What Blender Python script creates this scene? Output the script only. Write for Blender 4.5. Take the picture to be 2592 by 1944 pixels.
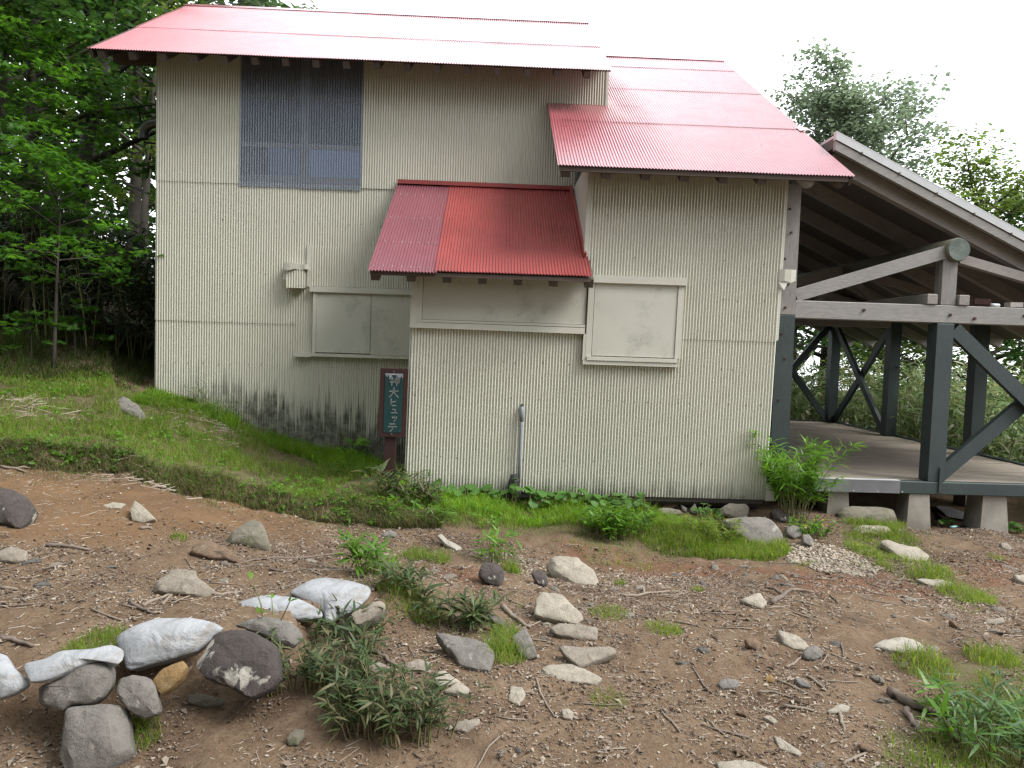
import bpy, bmesh, math, random
import numpy as np
from mathutils import Vector, Matrix

random.seed(7); np.random.seed(7)
RAD = math.radians
scene = bpy.context.scene
for o in list(bpy.data.objects): bpy.data.objects.remove(o)
COL = scene.collection

# ------------------------------------------------------------------ camera
IMW, IMH, FPX = 2592.0, 1944.0, 1872.0          # photograph size and focal length in its pixels
CX, CY = IMW / 2, IMH / 2
EYE = np.array([0.0, 0.0, 1.6])
_yaw, _pit, _rol = RAD(1.5), RAD(-3.0), RAD(1.85)
_h = np.array([math.cos(_yaw), -math.sin(_yaw), 0.0])
FWD = np.array([math.sin(_yaw) * math.cos(_pit), math.cos(_yaw) * math.cos(_pit), math.sin(_pit)])
_ul = np.cross(_h, FWD)
RGT = _h * math.cos(_rol) + _ul * math.sin(_rol)
UPV = _ul * math.cos(_rol) - _h * math.sin(_rol)
cam_data = bpy.data.cameras.new('camera')
cam_data.sensor_width = 36.0
cam_data.lens = 36.0 * FPX / IMW
cam_data.clip_start = 0.05
cam_data.clip_end = 3000
cam = bpy.data.objects.new('camera', cam_data)
COL.objects.link(cam)
cam.matrix_world = Matrix(((RGT[0], UPV[0], -FWD[0], EYE[0]), (RGT[1], UPV[1], -FWD[1], EYE[1]),
                           (RGT[2], UPV[2], -FWD[2], EYE[2]), (0, 0, 0, 1)))
scene.camera = cam

# ------------------------------------------------------------------ sky, sun, exposure
SUN_EL, SUN_AZ = RAD(48), RAD(112)              # azimuth from +Y towards +X: high on the right, a little behind the viewer
world = bpy.data.worlds.new('World'); scene.world = world
world.use_nodes = True
wn, wl = world.node_tree.nodes, world.node_tree.links
wn.clear()
w_out = wn.new('ShaderNodeOutputWorld'); w_bg = wn.new('ShaderNodeBackground')
w_sky = wn.new('ShaderNodeTexSky'); w_sky.sky_type = 'NISHITA'; w_sky.sun_disc = False
w_sky.sun_elevation = SUN_EL; w_sky.sun_rotation = SUN_AZ
w_sky.air_density = 1.0; w_sky.dust_density = 3.0
w_tc = wn.new('ShaderNodeTexCoord'); w_no = wn.new('ShaderNodeTexNoise')
w_no.inputs['Scale'].default_value = 3.0; w_no.inputs['Detail'].default_value = 5.0
w_rp = wn.new('ShaderNodeMapRange')
w_rp.inputs['From Min'].default_value = 0.3; w_rp.inputs['From Max'].default_value = 0.62
w_rp.inputs['To Min'].default_value = 0.4; w_rp.inputs['To Max'].default_value = 0.97
w_mx = wn.new('ShaderNodeMix'); w_mx.data_type = 'RGBA'
w_mx.inputs['B'].default_value = (13.6, 14.0, 14.4, 1)
wl.new(w_tc.outputs['Generated'], w_no.inputs['Vector'])
wl.new(w_no.outputs['Fac'], w_rp.inputs['Value'])
wl.new(w_rp.outputs['Result'], w_mx.inputs['Factor'])
wl.new(w_sky.outputs['Color'], w_mx.inputs['A'])
wl.new(w_mx.outputs['Result'], w_bg.inputs['Color'])
w_bg.inputs['Strength'].default_value = 0.1
wl.new(w_bg.outputs['Background'], w_out.inputs['Surface'])

sun_d = bpy.data.lights.new('sun', 'SUN'); sun_d.energy = 2.4; sun_d.angle = RAD(26); sun_d.color = (1.0, 0.975, 0.94)
sun = bpy.data.objects.new('sun', sun_d); COL.objects.link(sun)
_sd = Vector((math.sin(SUN_AZ) * math.cos(SUN_EL), math.cos(SUN_AZ) * math.cos(SUN_EL), math.sin(SUN_EL)))
sun.rotation_euler = _sd.to_track_quat('Z', 'Y').to_euler()
sun.location = (12, -4, 18)

vs = scene.view_settings
vs.view_transform = 'Standard'; vs.look = 'None'; vs.gamma = 1.0; vs.use_curve_mapping = False
vs.exposure = 0.93
scene.cycles.filter_width = 1.4
scene.cycles.use_denoising = True; scene.cycles.denoiser = 'OPENIMAGEDENOISE'
scene.cycles.denoising_input_passes = 'RGB_ALBEDO_NORMAL'; scene.cycles.denoising_prefilter = 'ACCURATE'

# ------------------------------------------------------------------ pixel helpers
def ray(px, py): return FWD + RGT * (px - CX) / FPX - UPV * (py - CY) / FPX
def at_y(px, py, y):
    d = ray(px, py); return EYE + d * (y - EYE[1]) / d[1]
def at_z(px, py, z):
    d = ray(px, py); return EYE + d * (z - EYE[2]) / d[2]
def at_plane(px, py, p0, n):
    d = ray(px, py); return EYE + d * (np.dot(np.array(p0) - EYE, n) / np.dot(d, n))

# ------------------------------------------------------------------ object helpers
def tag(o, label=None, cat=None, group=None, kind=None):
    if label: o['label'] = label
    if cat: o['category'] = cat
    if group: o['group'] = group
    if kind: o['kind'] = kind
    return o
def empty(name, loc, label=None, cat=None, group=None):
    o = bpy.data.objects.new(name, None); COL.objects.link(o)
    o.location = loc; o.empty_display_size = 0.1
    return tag(o, label, cat, group)
def link(name, me, mat=None, parent=None):
    if mat is not None and len(me.materials) == 0: me.materials.append(mat)
    o = bpy.data.objects.new(name, me); COL.objects.link(o)
    if parent is not None:
        o.parent = parent
        o.matrix_parent_inverse = Matrix.Translation(-world_loc(parent))
    return o
def world_loc(o):
    v = Vector((0, 0, 0))
    if o is not None:
        v = Vector(o.location)
    return v if o is None or o.parent is None else v
SHEAR = [0.0, 1.7]
def mesh_py(name, v, f, smooth=False):
    me = bpy.data.meshes.new(name)
    v = np.asarray(v, dtype=float).reshape(-1, 3)
    if SHEAR[0]:
        v = v.copy(); v[:, 0] += SHEAR[0] * (v[:, 2] - SHEAR[1])
    me.from_pydata(v.tolist(), [], f)
    if smooth: me.polygons.foreach_set('use_smooth', [True] * len(me.polygons))
    me.update()
    return me
def mesh_np(name, v, faces, smooth=False):
    """faces: int array (N, k), every face with k corners"""
    me = bpy.data.meshes.new(name)
    v = np.asarray(v, dtype=np.float32); faces = np.asarray(faces, dtype=np.int32)
    n, k = faces.shape
    me.vertices.add(len(v)); me.vertices.foreach_set('co', v.ravel())
    me.loops.add(n * k); me.loops.foreach_set('vertex_index', faces.ravel())
    me.polygons.add(n)
    me.polygons.foreach_set('loop_start', np.arange(0, n * k, k, dtype=np.int32))
    me.polygons.foreach_set('loop_total', np.full(n, k, dtype=np.int32))
    if smooth: me.polygons.foreach_set('use_smooth', np.ones(n, dtype=bool))
    me.update(calc_edges=True); me.validate()
    return me
class MB:
    def __init__(s): s.v = []; s.f = []
    def add(s, v, f):
        b = len(s.v); s.v += [tuple(map(float, p)) for p in v]; s.f += [tuple(b + i for i in q) for q in f]; return s
    def box(s, x0, x1, y0, y1, z0, z1):
        return s.add([(x0, y0, z0), (x1, y0, z0), (x1, y1, z0), (x0, y1, z0), (x0, y0, z1), (x1, y0, z1), (x1, y1, z1), (x0, y1, z1)],
                     [(0, 3, 2, 1), (4, 5, 6, 7), (0, 1, 5, 4), (1, 2, 6, 5), (2, 3, 7, 6), (3, 0, 4, 7)])
    def bbox(s, x0, x1, y0, y1, z0, z1, b=0.006):
        """box with chamfered edges"""
        c = []
        for (a0, a1, b0, b1, zz) in ((x0 + b, x1 - b, y0 + b, y1 - b, z0), (x0, x1, y0, y1, z0 + b), (x0, x1, y0, y1, z1 - b), (x0 + b, x1 - b, y0 + b, y1 - b, z1)):
            c += [(a0, b0, zz), (a1, b0, zz), (a1, b1, zz), (a0, b1, zz)]
        f = [(0, 3, 2, 1), (12, 13, 14, 15)]
        for r in range(3):
            for i in range(4):
                j = (i + 1) % 4; f.append((r * 4 + i, r * 4 + j, r * 4 + 4 + j, r * 4 + 4 + i))
        return s.add(c, f)
    def beam(s, p, q, w, h, up=(0, 0, 1), taper=1.0):
        p, q = np.array(p, float), np.array(q, float); d = q - p; d /= np.linalg.norm(d)
        sd = np.cross(d, np.array(up, float)); sd /= np.linalg.norm(sd); uu = np.cross(sd, d)
        c = []
        for pt, k in ((p, 1.0), (q, taper)):
            for a, b in ((-1, -1), (1, -1), (1, 1), (-1, 1)):
                c.append(pt + sd * a * w / 2 * k + uu * b * h / 2 * k)
        return s.add(c, [(0, 1, 2, 3), (7, 6, 5, 4), (0, 4, 5, 1), (1, 5, 6, 2), (2, 6, 7, 3), (3, 7, 4, 0)])
    def tube(s, pts, rad, n=8, caps=True):
        pts = [np.array(p, float) for p in pts]
        rad = [rad] * len(pts) if np.isscalar(rad) else rad
        b = len(s.v); m = len(pts); prev = None
        for i, p in enumerate(pts):
            d = pts[min(i + 1, m - 1)] - pts[max(i - 1, 0)]; d = d / (np.linalg.norm(d) + 1e-9)
            if prev is None:
                a = np.array((0, 0, 1.0)) if abs(d[2]) < 0.9 else np.array((1.0, 0, 0))
                x = np.cross(a, d)
            else:
                x = prev - d * np.dot(prev, d)
            x /= np.linalg.norm(x) + 1e-9; prev = x; y = np.cross(d, x)
            for k in range(n):
                t = 2 * math.pi * k / n
                s.v.append(tuple(p + rad[i] * (x * math.cos(t) + y * math.sin(t))))
        for i in range(m - 1):
            for k in range(n):
                k2 = (k + 1) % n
                s.f.append((b + i * n + k, b + i * n + k2, b + (i + 1) * n + k2, b + (i + 1) * n + k))
        if caps:
            s.f.append(tuple(b + k for k in reversed(range(n))))
            s.f.append(tuple(b + (m - 1) * n + k for k in range(n)))
        return s
    def prism_x(s, poly, x0, x1):
        n = len(poly)
        v = [(x0, y, z) for y, z in poly] + [(x1, y, z) for y, z in poly]
        f = [tuple(range(n)), tuple(reversed(range(n, 2 * n)))]
        for i in range(n):
            j = (i + 1) % n; f.append((i, n + i, n + j, j))
        return s.add(v, f)
    def obj(s, name, mat, parent=None, smooth=False):
        return link(name, mesh_py(name, s.v, s.f, smooth), mat, parent)

# ------------------------------------------------------------------ material helpers
MATS = {}
class NT:
    def __init__(s, name):
        s.m = bpy.data.materials.new(name); s.m.use_nodes = True
        s.n = s.m.node_tree.nodes; s.l = s.m.node_tree.links
        s.p = s.n['Principled BSDF']; s.out = s.n['Material Output']
        s.tc = s.n.new('ShaderNodeTexCoord')
        MATS[name] = s.m
    def noise(s, scale, detail=4, rough=0.55, stretch=None, coord='Object', dist=0.0):
        t = s.n.new('ShaderNodeTexNoise')
        t.inputs['Scale'].default_value = scale; t.inputs['Detail'].default_value = detail
        t.inputs['Roughness'].default_value = rough; t.inputs['Distortion'].default_value = dist
        if stretch:
            m = s.n.new('ShaderNodeMapping'); m.inputs['Scale'].default_value = stretch
            s.l.new(s.tc.outputs[coord], m.inputs['Vector']); s.l.new(m.outputs['Vector'], t.inputs['Vector'])
        else:
            s.l.new(s.tc.outputs[coord], t.inputs['Vector'])
        return t.outputs['Fac']
    def rng(s, sock, a, b, c=0.0, d=1.0):
        r = s.n.new('ShaderNodeMapRange')
        for k, v in zip(('From Min', 'From Max', 'To Min', 'To Max'), (a, b, c, d)): r.inputs[k].default_value = v
        s.l.new(sock, r.inputs['Value']); return r.outputs['Result']
    def math(s, op, a, b):
        r = s.n.new('ShaderNodeMath'); r.operation = op
        for i, x in enumerate((a, b)):
            if hasattr(x, 'links'): s.l.new(x, r.inputs[i])
            else: r.inputs[i].default_value = x
        return r.outputs[0]
    def mix(s, fac, a, b, mode='MIX'):
        r = s.n.new('ShaderNodeMix'); r.data_type = 'RGBA'; r.blend_type = mode
        for k, x in (('Factor', fac), ('A', a), ('B', b)):
            if hasattr(x, 'links'): s.l.new(x, r.inputs[k])
            elif k == 'Factor': r.inputs[k].default_value = x
            else: r.inputs[k].default_value = tuple(x) + (1,) if len(x) == 3 else x
        return r.outputs['Result']
    def ramp(s, sock, stops):
        r = s.n.new('ShaderNodeValToRGB'); cr = r.color_ramp
        while len(cr.elements) < len(stops): cr.elements.new(0.5)
        for e, (p, c) in zip(cr.elements, stops): e.position = p; e.color = tuple(c) + (1,)
        s.l.new(sock, r.inputs['Fac']); return r.outputs['Color']
    def bump(s, sock, strength=0.3, dist=0.01, prev=None):
        b = s.n.new('ShaderNodeBump'); b.inputs['Strength'].default_value = strength; b.inputs['Distance'].default_value = dist
        s.l.new(sock, b.inputs['Height'])
        if prev is not None: s.l.new(prev, b.inputs['Normal'])
        s.l.new(b.outputs['Normal'], s.p.inputs['Normal']); return b.outputs['Normal']
    def set(s, color=None, rough=None, metal=None, spec=None):
        for k, x in (('Base Color', color), ('Roughness', rough), ('Metallic', metal), ('Specular IOR Level', spec)):
            if x is None: continue
            if hasattr(x, 'links'): s.l.new(x, s.p.inputs[k])
            elif k == 'Base Color': s.p.inputs[k].default_value = tuple(x) + (1,)
            else: s.p.inputs[k].default_value = x
        return s.m
def simple(name, a, b, scale=6, rough=0.8, bump=0.3, bdist=0.01, spec=0.3, stretch=None, detail=6, metal=0.0, lo=0.35, hi=0.65, bscale=None):
    t = NT(name)
    n = t.noise(scale, detail, 0.6, stretch)
    t.set(t.mix(t.rng(n, lo, hi), a, b), rough, metal, spec)
    if bump: t.bump(t.noise(bscale or scale * 4, 6, 0.65, stretch), bump, bdist)
    return t.m

def mat_wall():
    t = NT('cream_paint')
    big = t.noise(0.7, 5, 0.6)
    c = t.mix(t.rng(big, 0.35, 0.7), (0.54, 0.53, 0.45), (0.495, 0.487, 0.41))
    # algae growing up from the ground, streaked down the sheets
    geo = t.n.new('ShaderNodeNewGeometry'); sep = t.n.new('ShaderNodeSeparateXYZ'); t.l.new(geo.outputs['Position'], sep.inputs[0])
    streak = t.noise(1.0, 5, 0.7, (14, 14, 0.9))
    # ground height falls from left to right along the wall
    gx = t.rng(sep.outputs['X'], -4.3, -0.6, 0.78, 0.05)
    hgt = t.math('SUBTRACT', sep.outputs['Z'], gx)
    lim = t.math('MULTIPLY', t.rng(streak, 0.3, 0.72), t.rng(sep.outputs['Y'], 8.0, 9.3, 0.25, 0.85))
    alg = t.rng(t.math('SUBTRACT', lim, hgt), -0.05, 0.22)
    alg = t.math('MULTIPLY', alg, t.rng(t.noise(9, 4, 0.7), 0.25, 0.6, 0.35, 0.95))
    alg = t.math('MULTIPLY', alg, t.rng(sep.outputs['X'], -4.1, -3.0, 0.1, 1.0))
    c = t.mix(alg, c, (0.055, 0.06, 0.04))
    # general green grime, thin
    gr = t.rng(t.noise(1.6, 6, 0.7, (1, 1, 0.5)), 0.55, 0.8, 0, 0.2)
    c = t.mix(gr, c, (0.24, 0.245, 0.18))
    t.set(c, 0.55, 0, 0.35)
    return t.m
def mat_panel():
    t = NT('cream_panel')
    c = t.mix(t.rng(t.noise(1.1, 5, 0.6), 0.35, 0.7), (0.51, 0.50, 0.435), (0.46, 0.455, 0.395))
    mold = t.math('MULTIPLY', t.rng(t.noise(2.3, 7, 0.75), 0.53, 0.74), t.rng(t.noise(60, 4, 0.7), 0.35, 0.6, 0.1, 0.75))
    c = t.mix(mold, c, (0.13, 0.13, 0.09))
    t.set(c, 0.5, 0, 0.35)
    t.bump(t.noise(3.0, 3, 0.5), 0.5, 0.012)
    return t.m
def mat_roof(name, a, b, dirt=0.5, rough=0.34, coat=0.0):
    t = NT(name)
    c = t.mix(t.rng(t.noise(1.3, 6, 0.65), 0.35, 0.68), a, b)
    spots = t.rng(t.noise(38, 4, 0.65), 0.645, 0.69, 0, dirt)
    spots2 = t.math('MULTIPLY', t.rng(t.noise(18, 5, 0.7), 0.55, 0.7, 0, dirt), t.rng(t.noise(1.8, 3, 0.6), 0.4, 0.65))
    c = t.mix(spots, c, (0.05, 0.035, 0.03)); c = t.mix(spots2, c, (0.10, 0.06, 0.05))
    t.set(c, t.rng(t.noise(5, 4, 0.6), 0.3, 0.7, rough - 0.05, rough + 0.12), 0, 0.6)
    t.p.inputs['Coat Weight'].default_value = coat; t.p.inputs['Coat Roughness'].default_value = 0.20; t.p.inputs['Coat IOR'].default_value = 1.6
    return t.m
def mat_wood(name, a, b, stretch=(1, 1, 1), rough=0.8, spec=0.2):
    t = NT(name)
    n1 = t.noise(9, 7, 0.7, stretch); n2 = t.noise(1.2, 4, 0.6)
    c = t.mix(t.rng(n1, 0.3, 0.7), a, b)
    c = t.mix(t.rng(n2, 0.4, 0.75, 0, 0.5), c, tuple(x * 0.45 for x in a))
    t.set(c, rough, 0, spec); t.bump(n1, 0.4, 0.006)
    return t.m
def mat_leaf(name, cols, trans=0.35, rough=0.55, spec=0.3, tcol=None):
    t = NT(name)
    g = t.n.new('ShaderNodeNewGeometry')
    c = t.ramp(g.outputs['Random Per Island'], [(i / max(1, len(cols) - 1), c) for i, c in enumerate(cols)])
    big = t.rng(t.noise(0.9, 3, 0.6), 0.3, 0.7, 0.7, 1.2)
    mul = t.n.new('ShaderNodeVectorMath'); mul.operation = 'SCALE'
    t.l.new(c, mul.inputs[0]); t.l.new(big, mul.inputs['Scale'])
    t.l.new(mul.outputs[0], t.p.inputs['Base Color'])
    t.p.inputs['Roughness'].default_value = rough; t.p.inputs['Specular IOR Level'].default_value = spec
    tr = t.n.new('ShaderNodeBsdfTranslucent')
    hs = t.n.new('ShaderNodeHueSaturation'); hs.inputs['Value'].default_value = 1.7; hs.inputs['Saturation'].default_value = 1.1; hs.inputs['Hue'].default_value = 0.485
    t.l.new(mul.outputs[0], hs.inputs['Color']); t.l.new(hs.outputs['Color'], tr.inputs['Color'])
    mx = t.n.new('ShaderNodeMixShader'); mx.inputs['Fac'].default_value = trans
    t.l.new(t.p.outputs[0], mx.inputs[1]); t.l.new(tr.outputs[0], mx.inputs[2]); t.l.new(mx.outputs[0], t.out.inputs['Surface'])
    return t.m
def mat_rock(name, a, b, lichen=0.3, moss=0.0, lc=(0.36, 0.345, 0.30), lsc=7.5, lth=.60):
    t = NT(name)
    n1 = t.noise(5, 8, 0.7)
    c = t.mix(t.rng(n1, 0.3, 0.7), a, b)
    c = t.mix(t.rng(t.noise(26, 5, 0.7), 0.5, 0.75, 0, 0.55), c, tuple(x * 0.4 for x in a))
    if lichen:
        c = t.mix(t.rng(t.noise(lsc, 6, 0.6, dist=0.6), lth, lth + 0.035, 0, lichen), c, lc)
    if moss:
        c = t.mix(t.rng(t.noise(4, 5, 0.6), 0.5, 0.62, 0, moss), c, (0.07, 0.08, 0.03))
    t.set(c, 0.88, 0, 0.2)
    b = t.bump(t.noise(9, 9, 0.75), 0.9, 0.03); t.bump(t.noise(48, 6, 0.75), 0.6, 0.008, b)
    return t.m
WALL = mat_wall(); PANEL = mat_panel()
TRIM = simple('cream_trim', (0.53, 0.52, 0.45), (0.48, 0.47, 0.41), 2.0, 0.5, 0.2, 0.004)
ROOF_OLD = mat_roof('faded_red_roof', (0.40, 0.105, 0.125), (0.34, 0.088, 0.105), 0.75, 0.30, 1.0)
ROOF_RED = mat_roof('red_roof', (0.29, 0.052, 0.048), (0.22, 0.044, 0.041), 0.7, 0.36, 0.12)
ROOF_MAROON = mat_roof('maroon_roof', (0.20, 0.060, 0.075), (0.18, 0.058, 0.073), 0.06, 0.36, 0.3)
DARKWOOD = mat_wood('dark_eave_wood', (0.075, 0.055, 0.045), (0.13, 0.10, 0.085), (6, 6, 6))
RAFTEREND = mat_wood('weathered_rafter', (0.085, 0.068, 0.058), (0.14, 0.115, 0.10), (2, 2, 2))
GREYWOOD = mat_wood('weathered_grey_wood', (0.34, 0.325, 0.305), (0.22, 0.21, 0.20), (1.2, 8, 8))
GREYWOODV = mat_wood('weathered_grey_post', (0.30, 0.285, 0.27), (0.20, 0.185, 0.175), (8, 8, 1))
BROWNWOOD = mat_wood('grey_brown_wood', (0.34, 0.315, 0.29), (0.23, 0.21, 0.195), (1.5, 8, 8))  # even grey-brown timber tone
GREENWOOD = mat_wood('dark_green_paint', (0.030, 0.044, 0.044), (0.045, 0.062, 0.060), (5, 5, 2), 0.6, 0.35)
DECKWOOD = mat_wood('deck_boards', (0.36, 0.31, 0.255), (0.25, 0.215, 0.175), (1, 12, 12), 0.7)
BODY = simple('inner_wall', (0.10, 0.09, 0.08), (0.07, 0.065, 0.06), 3, 0.9, 0)
METAL = simple('galvanised_metal', (0.22, 0.23, 0.235), (0.16, 0.165, 0.17), 3, 0.5, 0.15, 0.003, 0.5, metal=0.85)
WHITEMETAL = simple('white_roof_metal', (0.50, 0.51, 0.515), (0.41, 0.42, 0.43), 2, 0.4, 0.1, 0.003, 0.5)
DUCT = simple('vent_duct_metal', (0.16, 0.16, 0.15), (0.09, 0.09, 0.085), 6, 0.35, 0.2, 0.004, 0.5, metal=0.7)
CONCRETE = simple('concrete', (0.27, 0.25, 0.215), (0.17, 0.155, 0.13), 3, 0.9, 0.5, 0.008)
BROWNPAINT = mat_wood('brown_sign_paint', (0.034, 0.016, 0.015), (0.046, 0.022, 0.02), (5, 5, 1), 0.55, 0.3)
SIGNGREEN = simple('sign_green', (0.012, 0.040, 0.042), (0.016, 0.05, 0.05), 4, 0.4, 0)
SIGNWHITE = simple('sign_lettering', (0.23, 0.245, 0.235), (0.15, 0.16, 0.155), 60, 0.6, 0, lo=0.3, hi=0.6)
PIPEGREY = simple('pipe_plastic', (0.21, 0.235, 0.26), (0.17, 0.19, 0.215), 5, 0.45, 0)
BLACK = simple('black_tape', (0.02, 0.02, 0.02), (0.06, 0.06, 0.055), 30, 0.6, 0.6, 0.01, lo=0.45, hi=0.7)
RUST = simple('rusty_metal', (0.075, 0.038, 0.03), (0.05, 0.028, 0.024), 14, 0.8, 0.4)
BLUEHOSE = simple('hose_plastic', (0.18, 0.36, 0.36), (0.25, 0.42, 0.40), 8, 0.5, 0)
TIN = simple('dull_tin', (0.40, 0.40, 0.39), (0.28, 0.275, 0.265), 5, 0.5, 0.3, 0.006)
def mat_bag():
    t = NT('woven_sandbag')
    c = t.mix(t.rng(t.noise(3.5, 5, 0.6), 0.35, 0.7), (0.31, 0.32, 0.335), (0.21, 0.215, 0.22))
    c = t.mix(t.rng(t.noise(9, 6, 0.7), 0.52, 0.70, 0, 0.75), c, (0.17, 0.15, 0.12))
    w1 = t.n.new('ShaderNodeTexWave'); w1.inputs['Scale'].default_value = 90; t.l.new(t.tc.outputs['Object'], w1.inputs['Vector'])
    t.set(c, 0.55, 0, 0.35)
    b = t.bump(w1.outputs['Fac'], 0.12, 0.002)
    b = t.bump(t.noise(5, 4, 0.5, (1, 1.6, 1.3), dist=0.9), 0.75, 0.05, b); t.bump(t.noise(14, 5, 0.6, dist=0.8), 0.5, 0.015, b)
    return t.m
BAG = mat_bag()
def mat_clear():
    t = NT('clear_corrugated_plastic')
    tr = t.n.new('ShaderNodeBsdfTransparent'); tr.inputs['Color'].default_value = (0.66, 0.70, 0.80, 1)
    gl = t.n.new('ShaderNodeBsdfGlossy'); gl.inputs['Roughness'].default_value = 0.3; gl.inputs['Color'].default_value = (0.9, 0.95, 1.0, 1)
    fr = t.n.new('ShaderNodeFresnel'); fr.inputs['IOR'].default_value = 1.5
    mx = t.n.new('ShaderNodeMixShader')
    t.l.new(t.math('ADD', t.math('MULTIPLY', fr.outputs[0], 0.9), 0.0), mx.inputs['Fac'])
    df = t.n.new('ShaderNodeBsdfDiffuse'); df.inputs['Color'].default_value = (0.62, 0.68, 0.80, 1); m2 = t.n.new('ShaderNodeMixShader'); m2.inputs['Fac'].default_value = 0.2
    t.l.new(tr.outputs[0], m2.inputs[1]); t.l.new(df.outputs[0], m2.inputs[2])
    t.l.new(m2.outputs[0], mx.inputs[1]); t.l.new(gl.outputs[0], mx.inputs[2]); t.l.new(mx.outputs[0], t.out.inputs['Surface'])
    return t.m
CLEAR = mat_clear()
GLASS = simple('dark_window_glass', (0.012, 0.015, 0.026), (0.02, 0.024, 0.036), 2, 0.08, 0, spec=0.5)
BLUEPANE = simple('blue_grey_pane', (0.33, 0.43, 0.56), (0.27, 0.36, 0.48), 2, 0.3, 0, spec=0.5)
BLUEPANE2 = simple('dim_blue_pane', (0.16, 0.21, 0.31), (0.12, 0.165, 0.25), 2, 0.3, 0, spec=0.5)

# ------------------------------------------------------------------ terrain
def vnoise(x, y, seed=0):
    xi, yi = np.floor(x).astype(np.int64), np.floor(y).astype(np.int64)
    fx, fy = x - xi, y - yi
    fx = fx * fx * (3 - 2 * fx); fy = fy * fy * (3 - 2 * fy)
    def hsh(a, b):
        n = (a * 374761393 + b * 668265263 + seed * 974711) & 0x7fffffff
        n = ((n ^ (n >> 13)) * 1274126177) & 0x7fffffff
        return ((n ^ (n >> 16)) & 0xffff) / 65535.0
    return (hsh(xi, yi) * (1 - fx) + hsh(xi + 1, yi) * fx) * (1 - fy) + (hsh(xi, yi + 1) * (1 - fx) + hsh(xi + 1, yi + 1) * fx) * fy
def fbm(x, y, sc, oct=4, seed=0):
    s = 0; a = 1; t = 0
    for i in range(oct):
        s = s + a * (vnoise(x * sc, y * sc, seed + i * 17) - 0.5); t += a; a *= 0.5; sc *= 2.03
    return s / t
def poly_dist(x, y, pts):
    """signed distance to an open polyline (positive on its left), and position along it 0..1"""
    best = np.full(x.shape, 1e9); sgn = np.zeros(x.shape); par = np.zeros(x.shape)
    seg = np.linalg.norm(np.diff(pts, axis=0), axis=1); cum = np.concatenate([[0], np.cumsum(seg)]); L = cum[-1]
    for i in range(len(pts) - 1):
        a, b = pts[i], pts[i + 1]; d = b - a; l2 = d @ d
        tt = np.clip(((x - a[0]) * d[0] + (y - a[1]) * d[1]) / l2, 0, 1)
        dx, dy = x - a[0] - tt * d[0], y - a[1] - tt * d[1]; ds = np.hypot(dx, dy)
        cr = d[0] * (y - a[1]) - d[1] * (x - a[0])
        m = ds < best
        best = np.where(m, ds, best); sgn = np.where(m, np.sign(cr), sgn); par = np.where(m, (cum[i] + tt * seg[i]) / L, par)
    return best * sgn, par
def sstep(t): t = np.clip(t, 0, 1); return t * t * (3 - 2 * t)
def pxline(l): return np.array([at_y(*p)[:2] for p in l])
LIP = pxline([(-500, 1120, 6.3), (-200, 1150, 6.25), (0, 1165, 6.2), (150, 1172, 6.3), (270, 1185, 6.4), (400, 1225, 6.5), (620, 1275, 6.75), (800, 1305, 6.8), (900, 1318, 6.7), (1000, 1335, 6.6), (1120, 1345, 6.7)])
BAGLINE = pxline([(-500, 1800, 3.2), (-200, 1790, 3.25), (0, 1770, 3.3), (200, 1720, 3.4), (420, 1700, 3.45), (600, 1680, 3.55), (720, 1610, 3.85), (850, 1575, 4.05), (960, 1540, 4.3), (1100, 1520, 4.7), (1230, 1500, 4.95)])
CUT = pxline([(1330, 1365, 6.5), (1420, 1375, 6.5), (1520, 1400, 6.5), (1620, 1412, 6.6), (1750, 1412, 6.7), (1850, 1405, 6.9)])
def steps(x, y):
    wob = fbm(x, y, 2.2, 3, 5) * 0.5 + fbm(x, y, 8, 3, 6) * 0.35
    z = np.zeros(np.shape(x))
    for ln, H, w, ext in ((LIP, 0.17, 0.12, 1.0), (BAGLINE, 0.20, 0.10, 1.0), (CUT, 0.10, 0.10, 0.0)):
        d, p = poly_dist(x, y, ln)
        fade = sstep((1 - p) / 0.25)
        if ext == 0.0: fade = fade * sstep(p / 0.25)
        z = z + H * fade * sstep((d + wob * 0.4 + w) / (2 * w)) * np.where(d > 0, 1, 1)
    return z
CTRL_PX = [(0, 1944, 3.05), (600, 1944, 3.0), (1300, 1944, 3.05), (2000, 1944, 3.1), (2592, 1944, 3.2), (300, 1860, 3.2), (650, 1800, 3.35),
    (0, 1640, 3.55), (430, 1590, 3.7), (700, 1490, 4.4), (0, 1400, 4.6), (0, 1250, 5.5), (0, 1185, 6.1), (500, 1350, 5.4), (500, 1270, 6.4),
    (900, 1400, 5.6), (900, 1325, 6.6), (0, 1120, 6.45), (400, 1190, 6.8), (700, 1250, 7.1), (0, 930, 9.0), (391, 998, 9.4), (550, 1045, 9.4),
    (700, 1110, 9.4), (850, 1150, 9.4), (960, 1180, 9.4), (985, 1222, 7.7), (1300, 1268, 7.7), (1500, 1285, 7.7), (1700, 1310, 7.6),
    (1938, 1310, 7.7), (1300, 1335, 7.0), (1500, 1400, 6.55), (1750, 1420, 6.55), (1500, 1500, 5.2), (1300, 1500, 5.0), (1150, 1425, 5.6),
    (2000, 1500, 5.3), (2000, 1400, 6.75), (2330, 1335, 8.1), (2592, 1385, 8.1), (2592, 1500, 5.9), (2592, 1700, 4.1), (2000, 1700, 3.9),
    (2330, 1340, 7.85), (2520, 1347, 7.85), (2125, 1302, 7.95), (1300, 1700, 3.8), (1000, 1700, 3.75), (720, 1760, 3.45), (150, 1050, 7.6)]
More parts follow.
